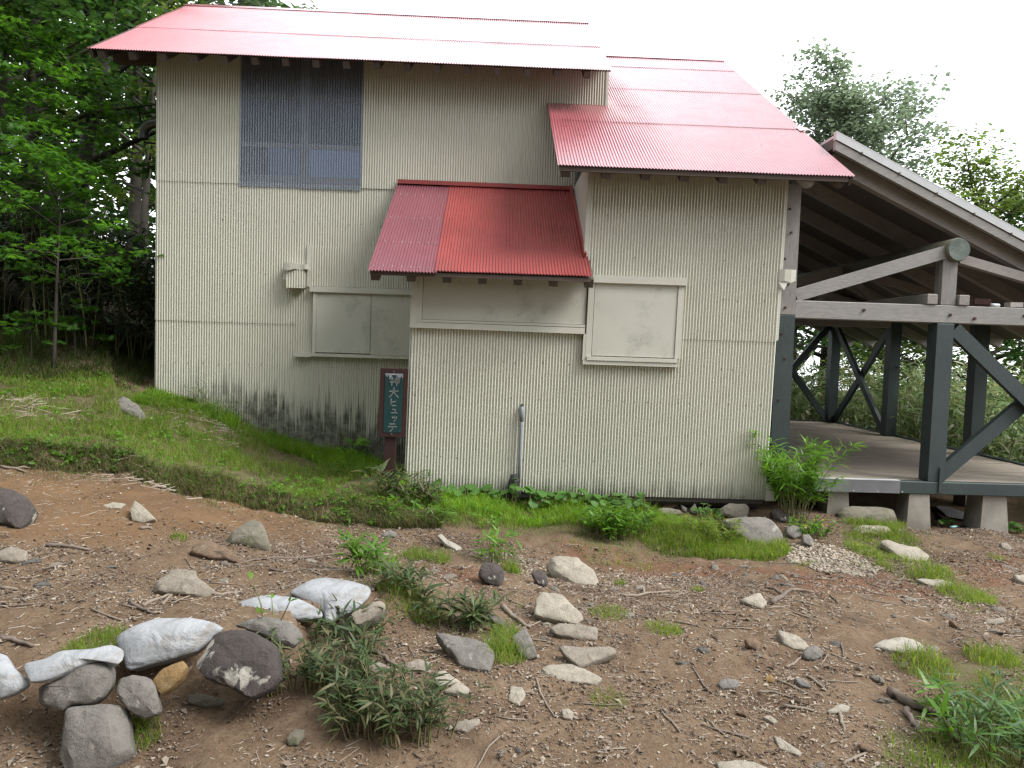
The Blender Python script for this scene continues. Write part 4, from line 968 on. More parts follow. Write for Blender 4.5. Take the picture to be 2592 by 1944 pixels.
ROCKS = [
 (zA([(1440,800),(1500,720),(1640,685),(1760,700),(1880,750),(1960,800),(2010,870),(2000,960),(1900,1080),(1760,1165),(1690,1140),(1590,1080),(1480,1045),(1380,1030),(1325,990),(1340,930),(1400,870)]), 48, .16, 'lichen', 'large dark rock with pale lichen patches beside the big sandbag'),
 (zA([(1060,1050),(1110,980),(1200,930),(1280,905),(1305,950),(1270,1020),(1190,1100),(1120,1145),(1080,1110)]), 55, .10, 'ochre', 'ochre brown stone wedged under the big sandbag'),
 (zA([(775,1090),(830,1030),(930,1005),(1020,1020),(1070,1070),(1090,1150),(1125,1230),(1080,1280),(990,1310),(900,1260),(820,1180),(780,1150)]), 58, .14, 'grey', 'rounded grey rock below the torn sandbag, right of a wide grey rock'),
 (zA([(165,1090),(330,1060),(470,990),(600,930),(740,900),(765,960),(750,1080),(690,1160),(620,1210),(480,1220),(420,1265),(300,1230),(190,1180)]), 60, .16, 'grey', 'wide grey rock holding up the torn sandbag'),
 (zA([(420,1255),(470,1225),(640,1212),(835,1208),(860,1330),(875,1470),(905,1575),(780,1690),(450,1720),(395,1560),(425,1380)]), 56, .20, 'grey', 'blocky square-edged grey stone at the bottom left of the picture'),
 (zA([(1640,650),(1720,620),(1860,595),(2000,620),(2120,680),(2100,740),(2030,800),(1960,790),(1880,740),(1780,700)]), 45, .12, 'grey', 'flat grey rock under the left of the two white sandbags'),
 (zA([(1305,1150),(1380,1140),(1570,1170),(1560,1200),(1430,1230),(1310,1200)]), 35, .06, 'mossy', 'small mossy stone in the hollow under the dark lichen rock'),
 (zA([(2000,1450),(2060,1380),(2130,1390),(2130,1440),(2080,1500),(2020,1500)]), 40, .06, 'mossy', 'small round stone below the bamboo grass clump'),
 (zR([(1020,1345),(1130,1260),(1230,1205),(1370,1215),(1385,1270),(1450,1320),(1530,1360),(1450,1385),(1300,1390),(1180,1380)]), 26, .12, 'tan', 'flat pale brown rock alone in the leaf litter'),
 (zR([(1310,1090),(1370,1040),(1470,1010),(1560,1050),(1650,1110),(1740,1155),(1660,1170),(1550,1140),(1480,1140),(1380,1110)]), 30, .10, 'brown', 'long dark brown rock in front of a pointed brown rock'),
 (zR([(1535,1030),(1600,970),(1710,890),(1770,868),(1830,890),(1860,960),(1900,1090),(1780,1070),(1650,1040)]), 42, .16, 'mossy', 'pointed brown rock on the path behind a long dark rock'),
 (zR([(905,800),(940,738),(990,770),(1090,865),(1000,892),(920,882)]), 50, .07, 'pale', 'pale wedge-shaped stone on the orange clay'),
 (zR([(715,770),(790,745),(880,760),(840,790),(760,790)]), 15, .04, 'pale', 'thin flat pale stone left of the wedge-shaped stone'),
 (zR([(-150,660),(0,635),(80,650),(180,710),(228,790),(190,870),(120,930),(0,900),(-150,850)]), 55, .18, 'dark', 'big dark grey boulder cut by the left edge of the picture'),
 (zR([(-60,1120),(0,1080),(80,1050),(190,1090),(180,1150),(110,1170),(0,1155)]), 32, .09, 'tan', 'pale rock at the left edge below the big dark boulder'),
 (zR([(765,40),(800,0),(860,-2),(960,60),(1030,150),(1000,178),(880,125),(780,85)]), 34, .14, 'grey', 'long grey mottled boulder lying on the grassy bank'),
 (zC([(490,600),(640,500),(770,480),(778,540),(700,600),(580,648),(500,645)]), 36, .12, 'tan', 'square brown slab under the right of the two white sandbags'),
 (zC([(1100,705),(1200,720),(1330,740),(1470,780),(1530,860),(1505,930),(1500,975),(1400,960),(1280,930),(1240,850),(1170,790)]), 20, .09, 'grey', 'dark grey slab lying beside a grass tuft at the path edge'),
 (zC([(1090,985),(1170,970),(1250,1020),(1375,1110),(1300,1135),(1180,1120),(1110,1060)]), 18, .07, 'pale', 'pale slab right of the bamboo grass clump'),
 (zC([(1640,740),(1740,665),(1790,750),(1830,880),(1760,900),(1700,870)]), 48, .08, 'grey', 'upright grey slab behind a grass tuft'),
 (zC([(1380,495),(1500,560),(1640,650),(1600,680),(1480,610),(1400,540)]), 32, .06, 'grey', 'narrow grey slab beside a fallen branch'),
 (zC([(1810,480),(1860,425),(1990,440),(2080,520),(2160,590),(2100,645),(1990,625),(1800,580)]), 26, .10, 'pale', 'pale veined slab below the cream slab'),
 (zE([(245,1000),(330,965),(490,955),(540,1010),(640,1080),(695,1140),(690,1180),(540,1195),(400,1165),(300,1090)]), 24, .13, 'pale', 'large cream slab beside a small round dark stone'),
 (zC([(1400,260),(1450,215),(1530,220),(1590,260),(1600,340),(1560,385),(1470,360),(1410,310)]), 55, .11, 'dark', 'dark rounded stone among grass tufts on the path edge'),
 (zC([(1780,290),(1830,265),(1890,300),(1900,370),(1860,390),(1810,350)]), 50, .07, 'dark', 'small round dark stone left of the cream slab'),
 (zC([(1910,680),(1970,640),(2080,650),(2250,670),(2250,760),(2100,750),(1960,720)]), 28, .08, 'tan', 'broad brown rock below the pale veined slab'),
 (zC([(1975,800),(2100,805),(2350,815),(2390,850),(2250,900),(2120,950),(2030,880)]), 20, .07, 'tan', 'flat tan slab in the middle of the path'),
 (zC([(1840,960),(1900,930),(2050,925),(2180,975),(2290,1030),(2240,1068),(2080,1060),(1980,1050),(1880,1000)]), 20, .07, 'pale', 'long pale slab in front of the flat tan slab'),
 (zC([(1640,1080),(1720,1090),(1750,1140),(1700,1220),(1620,1180)]), 14, .04, 'pale', 'small flat pale stone below the long pale slab'),
 (zC([(1240,1340),(1420,1310),(1430,1340),(1330,1400),(1240,1390)]), 14, .05, 'tan', 'flat brown stone at the right foot of the bamboo grass clump'),
 (zC([(1990,1250),(2040,1240),(2080,1270),(2070,1320),(2010,1310)]), 30, .05, 'pale', 'small round pale stone alone on the lower path'),
 (zC([(600,930),(680,900),(800,950),(720,985),(610,970)]), 24, .07, 'tan', 'flat stone half hidden behind the left bamboo grass'),
 (zC([(890,930),(990,890),(1090,920),(1060,985),(930,990)]), 28, .07, 'tan', 'flat grey brown stone above the bamboo grass clump'),
 (zD([(735,840),(790,798),(850,830),(830,857),(740,852)]), 40, .08, 'grey', 'small grey stone at the foot of the grassy bank'),
 (zD([(1125,840),(1150,828),(1200,875),(1305,930),(1260,948),(1180,905)]), 16, .05, 'white', 'white chalky stone under the grassy bank'),
 (zE([(1620,680),(1760,660),(2000,650),(2100,690),(2160,780),(2165,860),(2080,892),(1920,888),(1820,812),(1700,740)]), 42, .28, 'grey', 'large smooth grey boulder below the hut corner'),
 (zE([(1650,590),(1720,550),(1860,550),(1910,600),(1880,672),(1760,662),(1670,640)]), 60, .16, 'tan', 'oblong tan foundation stone under the hut wall'),
 (zE([(1140,600),(1200,580),(1330,600),(1370,630),(1260,648),(1170,632)]), 40, .10, 'mossy', 'flat mossy foundation stone under the hut wall'),
 (zE([(1410,600),(1450,550),(1475,600),(1470,642),(1420,627)]), 70, .08, 'grey', 'small upright foundation stone, the wider of two'),
 (zE([(1340,560),(1390,590),(1380,622),(1350,612)]), 70, .06, 'grey', 'small upright foundation stone, the narrower of two'),
 (zE([(1205,545),(1300,540),(1330,575),(1260,595),(1190,580)]), 60, .10, 'brown', 'brown foundation stone in shade under the hut wall'),
 (zE([(1050,530),(1140,530),(1145,575),(1060,575)]), 65, .10, 'brown', 'shaded foundation stone under the hut wall behind leaves'),
 (zE([(1810,1320),(1970,1260),(2030,1340),(1990,1392),(1890,1352)]), 22, .06, 'pale', 'pale pointed stone beside a forked branch'),
 (zF([(690,640),(760,580),(880,558),(1030,570),(1170,590),(1235,640),(1225,705),(1100,730),(900,715),(740,705)]), 50, .26, 'mossy', 'long rounded boulder used as a step before the deck'),
 (zF([(840,750),(900,725),(1120,730),(1160,765),(1040,792),(900,792)]), 14, .08, 'pale', 'first pale stepping stone in front of the long boulder'),
 (zF([(1060,860),(1110,840),(1200,870),(1370,895),(1468,960),(1430,1002),(1270,1002),(1180,940)]), 15, .09, 'pale', 'second and largest pale stepping stone in the grass'),
 (zF([(1345,1155),(1500,1152),(1658,1185),(1610,1222),(1500,1218)]), 12, .06, 'pale', 'third stepping stone beside a round grass tuft'),
 (zF([(310,730),(360,712),(440,750),(440,800),(380,832),(320,792)]), 45, .10, 'grey', 'grey stone right of the large smooth boulder'),
 (zF([(440,800),(490,790),(535,840),(510,892),(450,862)]), 45, .08, 'grey', 'smaller grey stone above the gravel patch'),
 (zF([(190,600),(280,590),(360,670),(352,705),(250,690)]), 50, .14, 'dark', 'dark shaded stone behind the leafy green shrub'),
 (zF([(2130,1115),(2212,1120),(2260,1160),(2220,1185),(2160,1160)]), 25, .08, 'pale', 'pale rock at the right edge of the picture'),
 (zG([(480,690),(600,720),(680,770),(720,810),(690,830),(600,820),(540,790)]), 20, .07, 'pale', 'flat pale rock touching a streaked grey rock'),
 (zG([(690,810),(760,800),(815,840),(800,880),(740,903),(680,890),(665,850)]), 40, .08, 'grey', 'streaked grey rock touching a flat pale rock'),
 (zG([(1150,795),(1250,750),(1350,738),(1460,760),(1540,820),(1400,852),(1270,835)]), 17, .08, 'white', 'broad whitish rock on the right of the path'),
 (zG([(260,755),(320,740),(380,790),(350,837),(280,802)]), 38, .06, 'brown', 'reddish brown stone left of the flat pale rock'),
 (zG([(60,1610),(200,1598),(320,1610),(450,1660),(400,1720),(100,1720)]), 16, .07, 'pale', 'pale slab cut by the bottom edge of the picture'),
 (zG([(460,1430),(520,1455),(660,1548),(645,1572),(500,1522)]), 14, .04, 'pale', 'narrow pale stone near the bottom edge'),
 (zG([(830,1262),(930,1205),(1000,1225),(980,1262),(880,1275)]), 14, .05, 'pale', 'crescent shaped pale stone on the lower path'),
 (zG([(1060,1490),(1110,1470),(1168,1530),(1120,1550),(1070,1522)]), 40, .06, 'brown', 'smooth brown pebble stone at the edge of the corner grass'),
 (zG([(180,1535),(230,1488),(292,1582),(230,1572)]), 45, .05, 'brown', 'pointed brown stone near the bottom edge'),
 (zG([(400,1020),(440,1000),(477,1040),(450,1062),(410,1052)]), 35, .05, 'ochre', 'small ochre cube-like stone on the path'),
 (zG([(605,1030),(660,1022),(735,1092),(650,1082)]), 18, .04, 'grey', 'flat grey stone sunk in the path'),
 (zG([(200,1272),(240,1230),(287,1260),(270,1302)]), 42, .05, 'brown', 'small angular brown stone on the lower path'),
 (zG([(70,1062),(120,1025),(222,1045),(200,1092),(100,1102)]), 18, .05, 'grey', 'grey stone sunk in litter in the middle of the path'),
 (zG([(1690,625),(1740,638),(1812,685),(1760,688)]), 28, .05, 'brown', 'long brown stone on the right of the path'),
 (zG([(2045,80),(2090,82),(2137,125),(2100,133),(2060,115)]), 32, .06, 'tan', 'brown oblong stone in front of the deck footings'),
 (zG([(380,1300),(430,1290),(492,1330),(460,1347)]), 18, .04, 'pale', 'small pale flat stone left of the crescent stone'),
 (zG([(1940,620),(2000,615),(2070,600),(2080,640),(2010,655),(1950,645)]), 28, .06, 'tan', 'tan stone near the right edge of the path'),
]
for i, (ol, tilt, th, mt, lab) in enumerate(ROCKS):
    o = blob('rock', ol, tilt, th, ROCK[mt], 100 + i, pull={0: .93, 1: .95, 2: .95, 3: .95, 5: .96, 16: .96}.get(i, 1.0)); tag(o, lab, 'rock')
BAGS = [
 (zA([(805,745),(870,690),(960,650),(1090,605),(1340,600),(1480,630),(1575,675),(1490,740),(1400,830),(1200,895),(1000,945),(880,985),(865,880),(810,790)]), 46, .16, 'bulging grey white sandbag between the torn bag and the dark rock'),
 (zA([(-160,880),(0,850),(50,870),(100,960),(200,1040),(210,1062),(110,1130),(0,1170),(-150,1190)]), 48, .12, 'white sandbag cut by the left edge of the picture'),
 (zA([(205,1058),(330,1040),(470,980),(600,915),(760,885),(800,945),(860,910),(870,830),(780,790),(650,822),(400,838),(330,890),(150,930)]), 30, .07, 'torn flattened sandbag lying on the wide grey rock'),
 ([(593,1528),(630,1514),(680,1503),(754,1513),(790,1530),(818,1548),(819,1562),(770,1568),(700,1563),(640,1562),(605,1547)], 28, .10, 'white sandbag, the left of the overlapping pair'),
 (zC([(80,430),(150,380),(240,335),(340,320),(520,345),(640,380),(670,410),(640,470),(560,540),(440,600),(360,650),(330,620),(330,560),(240,500),(180,470)]), 27, .13, 'white sandbag, the right of the overlapping pair'),
]
for i, (ol, tilt, th, lab) in enumerate(BAGS):
    lowp = max(ol, key=lambda p: p[1]); lift = {0: 0.05, 1: 0.08, 2: 0.12, 3: 0.03, 4: 0.03}[i]
    g = ground(*lowp); d = ray(*lowp)
    # the bag rests on the rocks: its lowest point is a little nearer than the ground behind it
    P = EYE + d * ((g[1]) / d[1]); k = 1 - lift / 1.6
    o = blob('sandbag', ol, tilt, th, BAG, 300 + i, 'bag', 40, anchor=EYE + (P - EYE) * k); tag(o, lab, 'sandbag', 'sandbags along the path edge')
    # stitched hem along the front edge
    me = o.data
# loose stones, alike
def loose_mesh(seed):
    bm = bmesh.new(); rnd = random.Random(seed)
    for _ in range(14):
        v = Vector((rnd.gauss(0, 1), rnd.gauss(0, 1), rnd.gauss(0, 1))).normalized()
        bm.verts.new((v.x * rnd.uniform(.75, 1), v.y * rnd.uniform(.55, .8), v.z * rnd.uniform(.32, .5)))
    bmesh.ops.convex_hull(bm, input=bm.verts)
    bmesh.ops.bevel(bm, geom=list(bm.edges), offset=0.10, segments=1, affect='EDGES')
    me = bpy.data.meshes.new('stone'); bm.to_mesh(me); bm.free(); return me
LOOSE = {}
for k, mt in enumerate(('pale', 'tan', 'grey', 'brown')):
    LOOSE[mt] = []
    for s in range(3):
        me = loose_mesh(k * 10 + s); me.materials.append(ROCK[mt]); LOOSE[mt].append(me)
CW = {'pale': 'cream', 'tan': 'tan', 'grey': 'grey', 'brown': 'brown'}
PATHP = gpoly([(0, 1430), (500, 1400), (900, 1400), (1300, 1470), (1750, 1430), (2100, 1420), (2592, 1420), (2592, 1620), (2300, 1700), (2150, 1943), (1000, 1943), (900, 1750), (1000, 1560), (760, 1480), (300, 1560), (0, 1590)])
MARKS = [('the white sandbags', 700, 1480), ('the large cream slab', 1450, 1480), ('the flat tan slab', 1480, 1650), ('the broad whitish rock', 2270, 1640), ('the crescent shaped stone', 2120, 1790),
         ('the gravel patch', 2100, 1440), ('the stepping stones', 2350, 1440), ('the bottom edge of the picture', 1500, 1910), ('the foreground bamboo grass', 1000, 1800), ('the flat pale brown rock', 450, 1480),
         ('the pale pointed stone', 1940, 1520), ('the streaked grey rock', 2060, 1660), ('the corner grass', 2300, 1830), ('the third stepping stone', 2370, 1480), ('the left edge of the picture', 60, 1480),
         ('the ochre cube-like stone', 1950, 1720), ('the reddish brown stone', 1900, 1640), ('the low grass on the path', 1680, 1610), ('the right edge of the picture', 2570, 1560), ('the narrow pale stone', 2000, 1890), ('the small round pale stone', 1435, 1810)]
MK = [(m_, ground(a_, b_)[:2]) for m_, a_, b_ in MARKS]
def near_mark(x, y): return min(MK, key=lambda m_: (m_[1][0] - x) ** 2 + (m_[1][1] - y) ** 2)[0]
rs = np.random.RandomState(12); cnt = 0
while cnt < 270:
    x, y = rs.uniform(-3.5, 5.5), rs.uniform(3.0, 7.6)
    if not in_poly(np.array([x]), np.array([y]), PATHP)[0]: continue
    if x < 0 and rs.rand() < 0.5: continue
    mt = ('pale', 'tan', 'grey', 'brown')[rs.choice(4, p=(.4, .3, .2, .1))]
    s = 0.014 + 0.055 * rs.rand() ** 2.8
    o = link('stone', LOOSE[mt][rs.randint(3)]); s *= y / 4.5
    o.location = (x, y, float(height(x, y)) - s * 0.05); o.scale = (s * rs.uniform(.9, 1.6), s, s); o.rotation_euler = (rs.uniform(-.2, .2), rs.uniform(-.2, .2), rs.uniform(0, 6.28))
    sz = 'tiny' if s < .018 * y / 4.5 else 'small' if s < .028 * y / 4.5 else 'fist-sized'; mk = near_mark(x, y)
    tag(o, '%s loose %s stone on the earth near %s' % (sz, CW[mt], mk), 'stone', '%s %s stones near %s' % (sz, CW[mt], mk)); cnt += 1

# ------------------------------------------------------------------ branches and sticks
STICK = mat_wood('dry_stick', (0.27, 0.225, 0.18), (0.17, 0.135, 0.105), (3, 3, 3)); STICKD = mat_wood('old_branch', (0.13, 0.10, 0.08), (0.20, 0.165, 0.14), (3, 3, 3))
def stick(pts, r, name='stick', mat=STICK, fork=False, seed=0):
    G = [ground(*p) for p in pts]; L = []
    rnd = random.Random(seed + int(pts[0][0]))
    for a, b in zip(G[:-1], G[1:]):
        for k in range(3):
            t = k / 3; p = a * (1 - t) + b * t
            L.append(p + np.array((rnd.uniform(-1, 1) * r * 0.6, rnd.uniform(-1, 1) * r * 0.6, 0)))
    L.append(G[-1])
    for p in L: p[2] = max(p[2], float(height(p[0], p[1]))) + r * 0.7
    n = len(L); m = MB().tube(L, [r * (1 - 0.45 * i / (n - 1)) * rnd.uniform(.9, 1.1) for i in range(n)], 7)
    if fork:
        k = n // 2; d = L[-1] - L[0]; q = L[k] + np.array((-d[1], d[0], 0)) * 0.35 + d * 0.25; q[2] = float(height(q[0], q[1])) + r
        m.tube([L[k], (L[k] + q) / 2 + np.array((0, 0, r)), q], [r * .7, r * .6, r * .35], 6)
    return m.obj(name, mat, None, True)
BIG = [([(2250, 1762), (2300, 1785), (2345, 1805), (2372, 1818)], .030, True, STICKD, 'thick grey brown branch lying at the corner grass'),
 ([(2290, 1802), (2308, 1830), (2322, 1855)], .018, False, STICKD, 'short dark stick beside the thick grey brown branch'),
 ([(2390, 1836), (2410, 1860), (2430, 1885)], .022, False, STICK, 'pale split stick in the corner grass'),
 ([(1275, 1540), (1300, 1565), (1330, 1590), (1342, 1592)], .016, False, STICK, 'curved fallen branch between two grey slabs'),
 ([(945, 1650), (975, 1670), (1008, 1690)], .014, False, STICKD, 'straight brown stick behind the bamboo grass'),
 ([(590, 1432), (660, 1418), (760, 1415), (880, 1400)], .009, True, STICKD, 'long thin dark twig with side shoots on the litter'),
 ([(505, 1502), (560, 1508), (610, 1502)], .012, False, STICK, 'grey stick beside the flat pale brown rock'),
 ([(330, 1528), (360, 1545), (390, 1556)], .012, False, STICKD, 'dark stick crossing a pale one in the litter'),
 ([(360, 1540), (400, 1520), (432, 1508)], .011, False, STICK, 'pale stick crossing a dark one in the litter'),
 ([(408, 1535), (438, 1505)], .010, False, STICK, 'short pale stick right of the crossed sticks'),
 ([(0, 1620), (40, 1630), (82, 1640)], .014, False, STICKD, 'grey stick at the left edge above the sandbags'),
 ([(0, 1492), (45, 1496)], .012, False, STICK, 'short grey stick end at the left edge of the picture'),
 ([(0, 1184), (40, 1190), (65, 1198)], .014, True, STICK, 'grey branch on the clay at the left edge'),
 ([(350, 1340), (385, 1340)], .014, True, STICK, 'short forked pale stick below the wedge stone'),
 ([(115, 1385), (165, 1385), (230, 1396)], .014, False, STICKD, 'crooked brown branch on the litter below the clay'),
 ([(1570, 1510), (1610, 1512), (1640, 1505), (1695, 1500)], .013, True, STICK, 'cracked pale branch in the middle of the dirt'),
 ([(1955, 1530), (1980, 1512), (2005, 1496)], .020, True, STICKD, 'thick forked branch stub beside the pale pointed stone'),
 ([(2000, 1496), (2030, 1498), (2058, 1502)], .014, False, STICK, 'branch piece behind the thick forked stub'),
 ([(1980, 1790), (2020, 1795), (2060, 1805)], .010, False, STICK, 'straw coloured stick on the lower path'),
 ([(2126, 1810), (2132, 1835), (2136, 1860)], .010, False, STICK, 'pale stick pointing at the viewer on the lower path'),
 ([(1990, 1693), (2010, 1685), (2028, 1668), (2030, 1655)], .008, False, STICK, 'thin hooked twig by the streaked grey rock'),
 ([(1968, 1725), (2010, 1742), (2045, 1760)], .008, False, STICK, 'long straight twig below the ochre stone'),
 ([(2045, 1715), (2065, 1730), (2088, 1748)], .009, False, STICK, 'tan stick beside the sunken flat grey stone'),
 ([(2130, 1938), (2170, 1922), (2200, 1908)], .009, False, STICK, 'pale twig at the bottom edge beside corner grass'),
 ([(1916, 1755), (1960, 1755), (2020, 1775)], .006, False, STICK, 'yellow straw stalk on the path'),
 ([(700, 1240), (712, 1260), (738, 1285)], .012, False, STICKD, 'dead stick leaning on the front of the bank'),
 ([(200, 1190), (225, 1170), (262, 1165)], .010, True, STICK, 'tangled dry twigs under the bank lip'),
 ([(1550, 1305), (1600, 1312), (1685, 1322)], .010, False, STICK, 'pale bamboo cane under the hut wall')]
for i, (pts, r, fk, mt, lab) in enumerate(BIG): tag(stick(pts, r, 'branch', mt, fk, i), lab, 'branch')
rs = np.random.RandomState(5)
for k in range(110):
    while True:
        x, y = rs.uniform(-3.8, 5.5), rs.uniform(2.9, 7.3)
        if in_poly(np.array([x]), np.array([y]), PATHP)[0]: break
    a = rs.uniform(0, 6.28); L = rs.uniform(.08, .28); n = 4; pts = []
    for i in range(n):
        t = i / (n - 1) - .5; xx, yy = x + math.cos(a) * L * t + rs.uniform(-.008, .008), y + math.sin(a) * L * t + rs.uniform(-.008, .008)
        pts.append((xx, yy, float(height(xx, yy)) + 0.006))
    r = rs.uniform(.003, .007)
    o = MB().tube(pts, [r, r, r * .9, r * .5], 5).obj('stick', STICK if k % 3 else STICKD, None, True)
    sz = 'short' if L < .15 else 'long' if L > .22 else 'finger-long'; cc = 'pale' if k % 3 else 'dark'; dd = 'sideways' if abs(math.cos(a)) > .7 else 'towards the viewer'; mk = near_mark(x, y)
    tag(o, '%s %s dry stick pointing %s near %s' % (sz, cc, dd, mk), 'stick', '%s %s sticks near %s' % (sz, cc, mk))

# ------------------------------------------------------------------ litter, pebbles, gravel (uncountable)
def frames(d, up):
    d = d / np.linalg.norm(d, axis=1)[:, None]; s = np.cross(up, d); s /= np.linalg.norm(s, axis=1)[:, None] + 1e-9
    return d, s, np.cross(d, s)
def instance(T, faces, cen, d, s, n, sx, sy, sz):
    V = cen[:, None] + T[None, :, 0, None] * (d * sx[:, None])[:, None] + T[None, :, 1, None] * (s * sy[:, None])[:, None] + T[None, :, 2, None] * (n * sz[:, None])[:, None]
    N, k = len(cen), len(T); faces = np.array(faces)
    Fx = faces[None] + (np.arange(N) * k)[:, None, None]
    return V.reshape(-1, 3), Fx.reshape(-1, faces.shape[1])
def rand_in(poly, n, rs):
    p = np.array(poly); lo, hi = p.min(0), p.max(0); X = []; Y = []; tot = 0
    while tot < n:
        x, y = rs.uniform(lo[0], hi[0], n), rs.uniform(lo[1], hi[1], n); m = in_poly(x, y, poly)
        X.append(x[m]); Y.append(y[m]); tot += m.sum()
    return np.concatenate(X)[:n], np.concatenate(Y)[:n]
rs = np.random.RandomState(21)
WIDE = [(-4.6, 2.6), (4.9, 2.6), (6.2, 7.9), (3.2, 7.9), (1.2, 6.6), (-0.8, 6.6), (-4.4, 6.4)]
EARTHC = [(0.22, 0.175, 0.135), (0.13, 0.092, 0.065), (0.27, 0.225, 0.18), (0.10, 0.07, 0.05), (0.19, 0.145, 0.11), (0.33, 0.285, 0.23), (0.15, 0.11, 0.08), (0.42, 0.37, 0.31)]
LITTER = mat_leaf('dry_litter', EARTHC, 0.05, 0.85, 0.1)
N = 240000
x, y = rand_in(WIDE, N, rs); dens = (fbm(x, y, 1.1, 3, 31) + fbm(x, y, 5, 2, 32) * .9) * 1.2
ok = dens > rs.uniform(-.25, .22, N); x, y = x[ok], y[ok]; N = len(x)
cl = np.zeros(N)
for p in CLAY: cl = np.maximum(cl, soft_poly(x, y, p, 0.3))
ok = rs.rand(N) > cl * 0.75; x, y = x[ok], y[ok]; N = len(x)
a = rs.uniform(0, 6.28, N); el = rs.normal(0, .25, N); d = np.stack([np.cos(a), np.sin(a), el], -1); up = np.tile((0, 0, 1.0), (N, 1)) + rs.normal(0, .35, (N, 3))
d, s, n = frames(d, up); cen = np.stack([x, y, height(x, y) + .004], -1)
T = np.array([(-.5, 0, 0), (0, .5, .25), (.5, 0, 0), (0, -.5, .2)]); L = rs.gamma(1.7, .0062, N) + .004
V, Fx = instance(T, [(0, 3, 2, 1)], cen, d, s, n, L, L * rs.uniform(.2, .6, N), L)
tag(link('leaf_litter', mesh_np('leaf_litter', V, Fx), LITTER), 'dry brown leaf and bark litter strewn over the path', 'litter', kind='stuff')
N = 16000
x, y = rand_in(WIDE, N, rs); ok = fbm(x, y, 1.5, 3, 41) > rs.uniform(-.25, .25, N); x, y = x[ok], y[ok]; N = len(x)
a = rs.uniform(0, 6.28, N); d = np.stack([np.cos(a), np.sin(a), rs.normal(0, .12, N)], -1); d, s, n = frames(d, np.tile((0, 0, 1.0), (N, 1)))
T = np.array([(-.5, -.5, 0), (-.5, .5, 0), (-.5, 0, .9), (.5, -.4, 0), (.5, .4, 0), (.5, 0, .7)])
L = rs.gamma(2.5, .013, N) + .012; w = rs.uniform(.0016, .004, N)
V, Fx = instance(T, [(0, 3, 5), (0, 5, 2), (1, 2, 5), (1, 5, 4)], np.stack([x, y, height(x, y) + .002], -1), d, s, n, L, w, w)
tag(link('twig_litter', mesh_np('twig_litter', V, Fx), mat_leaf('twig_bits', [(0.34, 0.285, 0.23), (0.19, 0.14, 0.105), (0.42, 0.37, 0.31), (0.15, 0.105, 0.075)], 0.0, 0.85, 0.1)), 'fine dry twigs strewn over the path', 'twigs', kind='stuff')
# pebbles
OCT = np.array([(1, 0, 0), (-1, 0, 0), (0, 1, 0), (0, -1, 0), (0, 0, 1), (.75, .6, .35), (-.6, .7, .3), (-.7, -.6, .35), (.6, -.7, .3), (0, 0, -.6)])
from itertools import combinations
def hull(pts):
    bm = bmesh.new(); vs_ = [bm.verts.new(p) for p in pts]; bmesh.ops.convex_hull(bm, input=bm.verts); bmesh.ops.triangulate(bm, faces=bm.faces)
    bm.verts.index_update(); v = np.array([w_.co[:] for w_ in bm.verts]); f = [tuple(q.index for q in ff.verts) for ff in bm.faces]; bm.free(); return v, f
OV, OF = hull(OCT.tolist())
PEB = mat_leaf('pebble_stone', [(0.36, 0.31, 0.24), (0.24, 0.20, 0.155), (0.42, 0.38, 0.32), (0.19, 0.135, 0.09), (0.30, 0.27, 0.225)], 0.0, 0.85, 0.2)
def pebbles(name, lab, x, y, s, cat):
    N = len(x); a = rs.uniform(0, 6.28, N); d = np.stack([np.cos(a), np.sin(a), rs.normal(0, .2, N)], -1); d, sd, n = frames(d, np.tile((0, 0, 1.0), (N, 1)))
    V, Fx = instance(OV, OF, np.stack([x, y, height(x, y) + s * .15], -1), d, sd, n, s * rs.uniform(.8, 1.5, N), s * rs.uniform(.6, 1, N), s * rs.uniform(.4, .8, N))
    tag(link(name, mesh_np(name, V, Fx), PEB), lab, cat, kind='stuff')
x, y = rand_in(WIDE, 14000, rs); ok = (fbm(x, y, 1.2, 3, 51) + np.clip(x, -2, 3) * .05) > rs.uniform(-.2, .28, len(x)); x, y = x[ok], y[ok]
pebbles('pebbles', 'tiny pebbles scattered over the earth path', x, y, .004 + .007 * rs.rand(len(x)) ** 2, 'pebbles')
GRAV = gpoly([(2000, 1380), (2060, 1375), (2150, 1400), (2240, 1440), (2200, 1462), (2080, 1450), (1990, 1420)])
x, y = rand_in(GRAV, 1600, rs); pebbles('gravel_patch', 'patch of pale grey gravel below the hut corner', x, y, .012 + .012 * rs.rand(len(x)) ** 2, 'gravel')
x, y = rand_in(gpoly([(1180, 1395), (1290, 1400), (1400, 1440), (1380, 1470), (1260, 1440)]), 350, rs); pebbles('chalky_gravel', 'pale crumbly gravel between the bank and the cream slab', x, y, .008 + .012 * rs.rand(len(x)) ** 2, 'gravel')

# ------------------------------------------------------------------ grass (uncountable) and tufts
GRASS = mat_leaf('grass', [(0.13, 0.22, 0.026), (0.175, 0.28, 0.036), (0.10, 0.18, 0.026), (0.22, 0.30, 0.055), (0.27, 0.245, 0.11)], 0.5, 0.5, 0.3)
GRASSD = mat_leaf('dark_grass', [(0.075, 0.12, 0.028), (0.11, 0.155, 0.04), (0.16, 0.14, 0.065), (0.20, 0.165, 0.095), (0.065, 0.10, 0.028)], 0.35, 0.6, 0.2)
GRASSB = mat_leaf('fresh_grass', [(0.15, 0.29, 0.03), (0.20, 0.36, 0.04), (0.12, 0.24, 0.028), (0.25, 0.36, 0.06)], 0.5, 0.5, 0.3)
SHADEG = mat_leaf('shade_grass', [(0.05, 0.085, 0.02), (0.07, 0.115, 0.025), (0.04, 0.065, 0.018), (0.10, 0.09, 0.045)], 0.4, 0.9, 0.05)
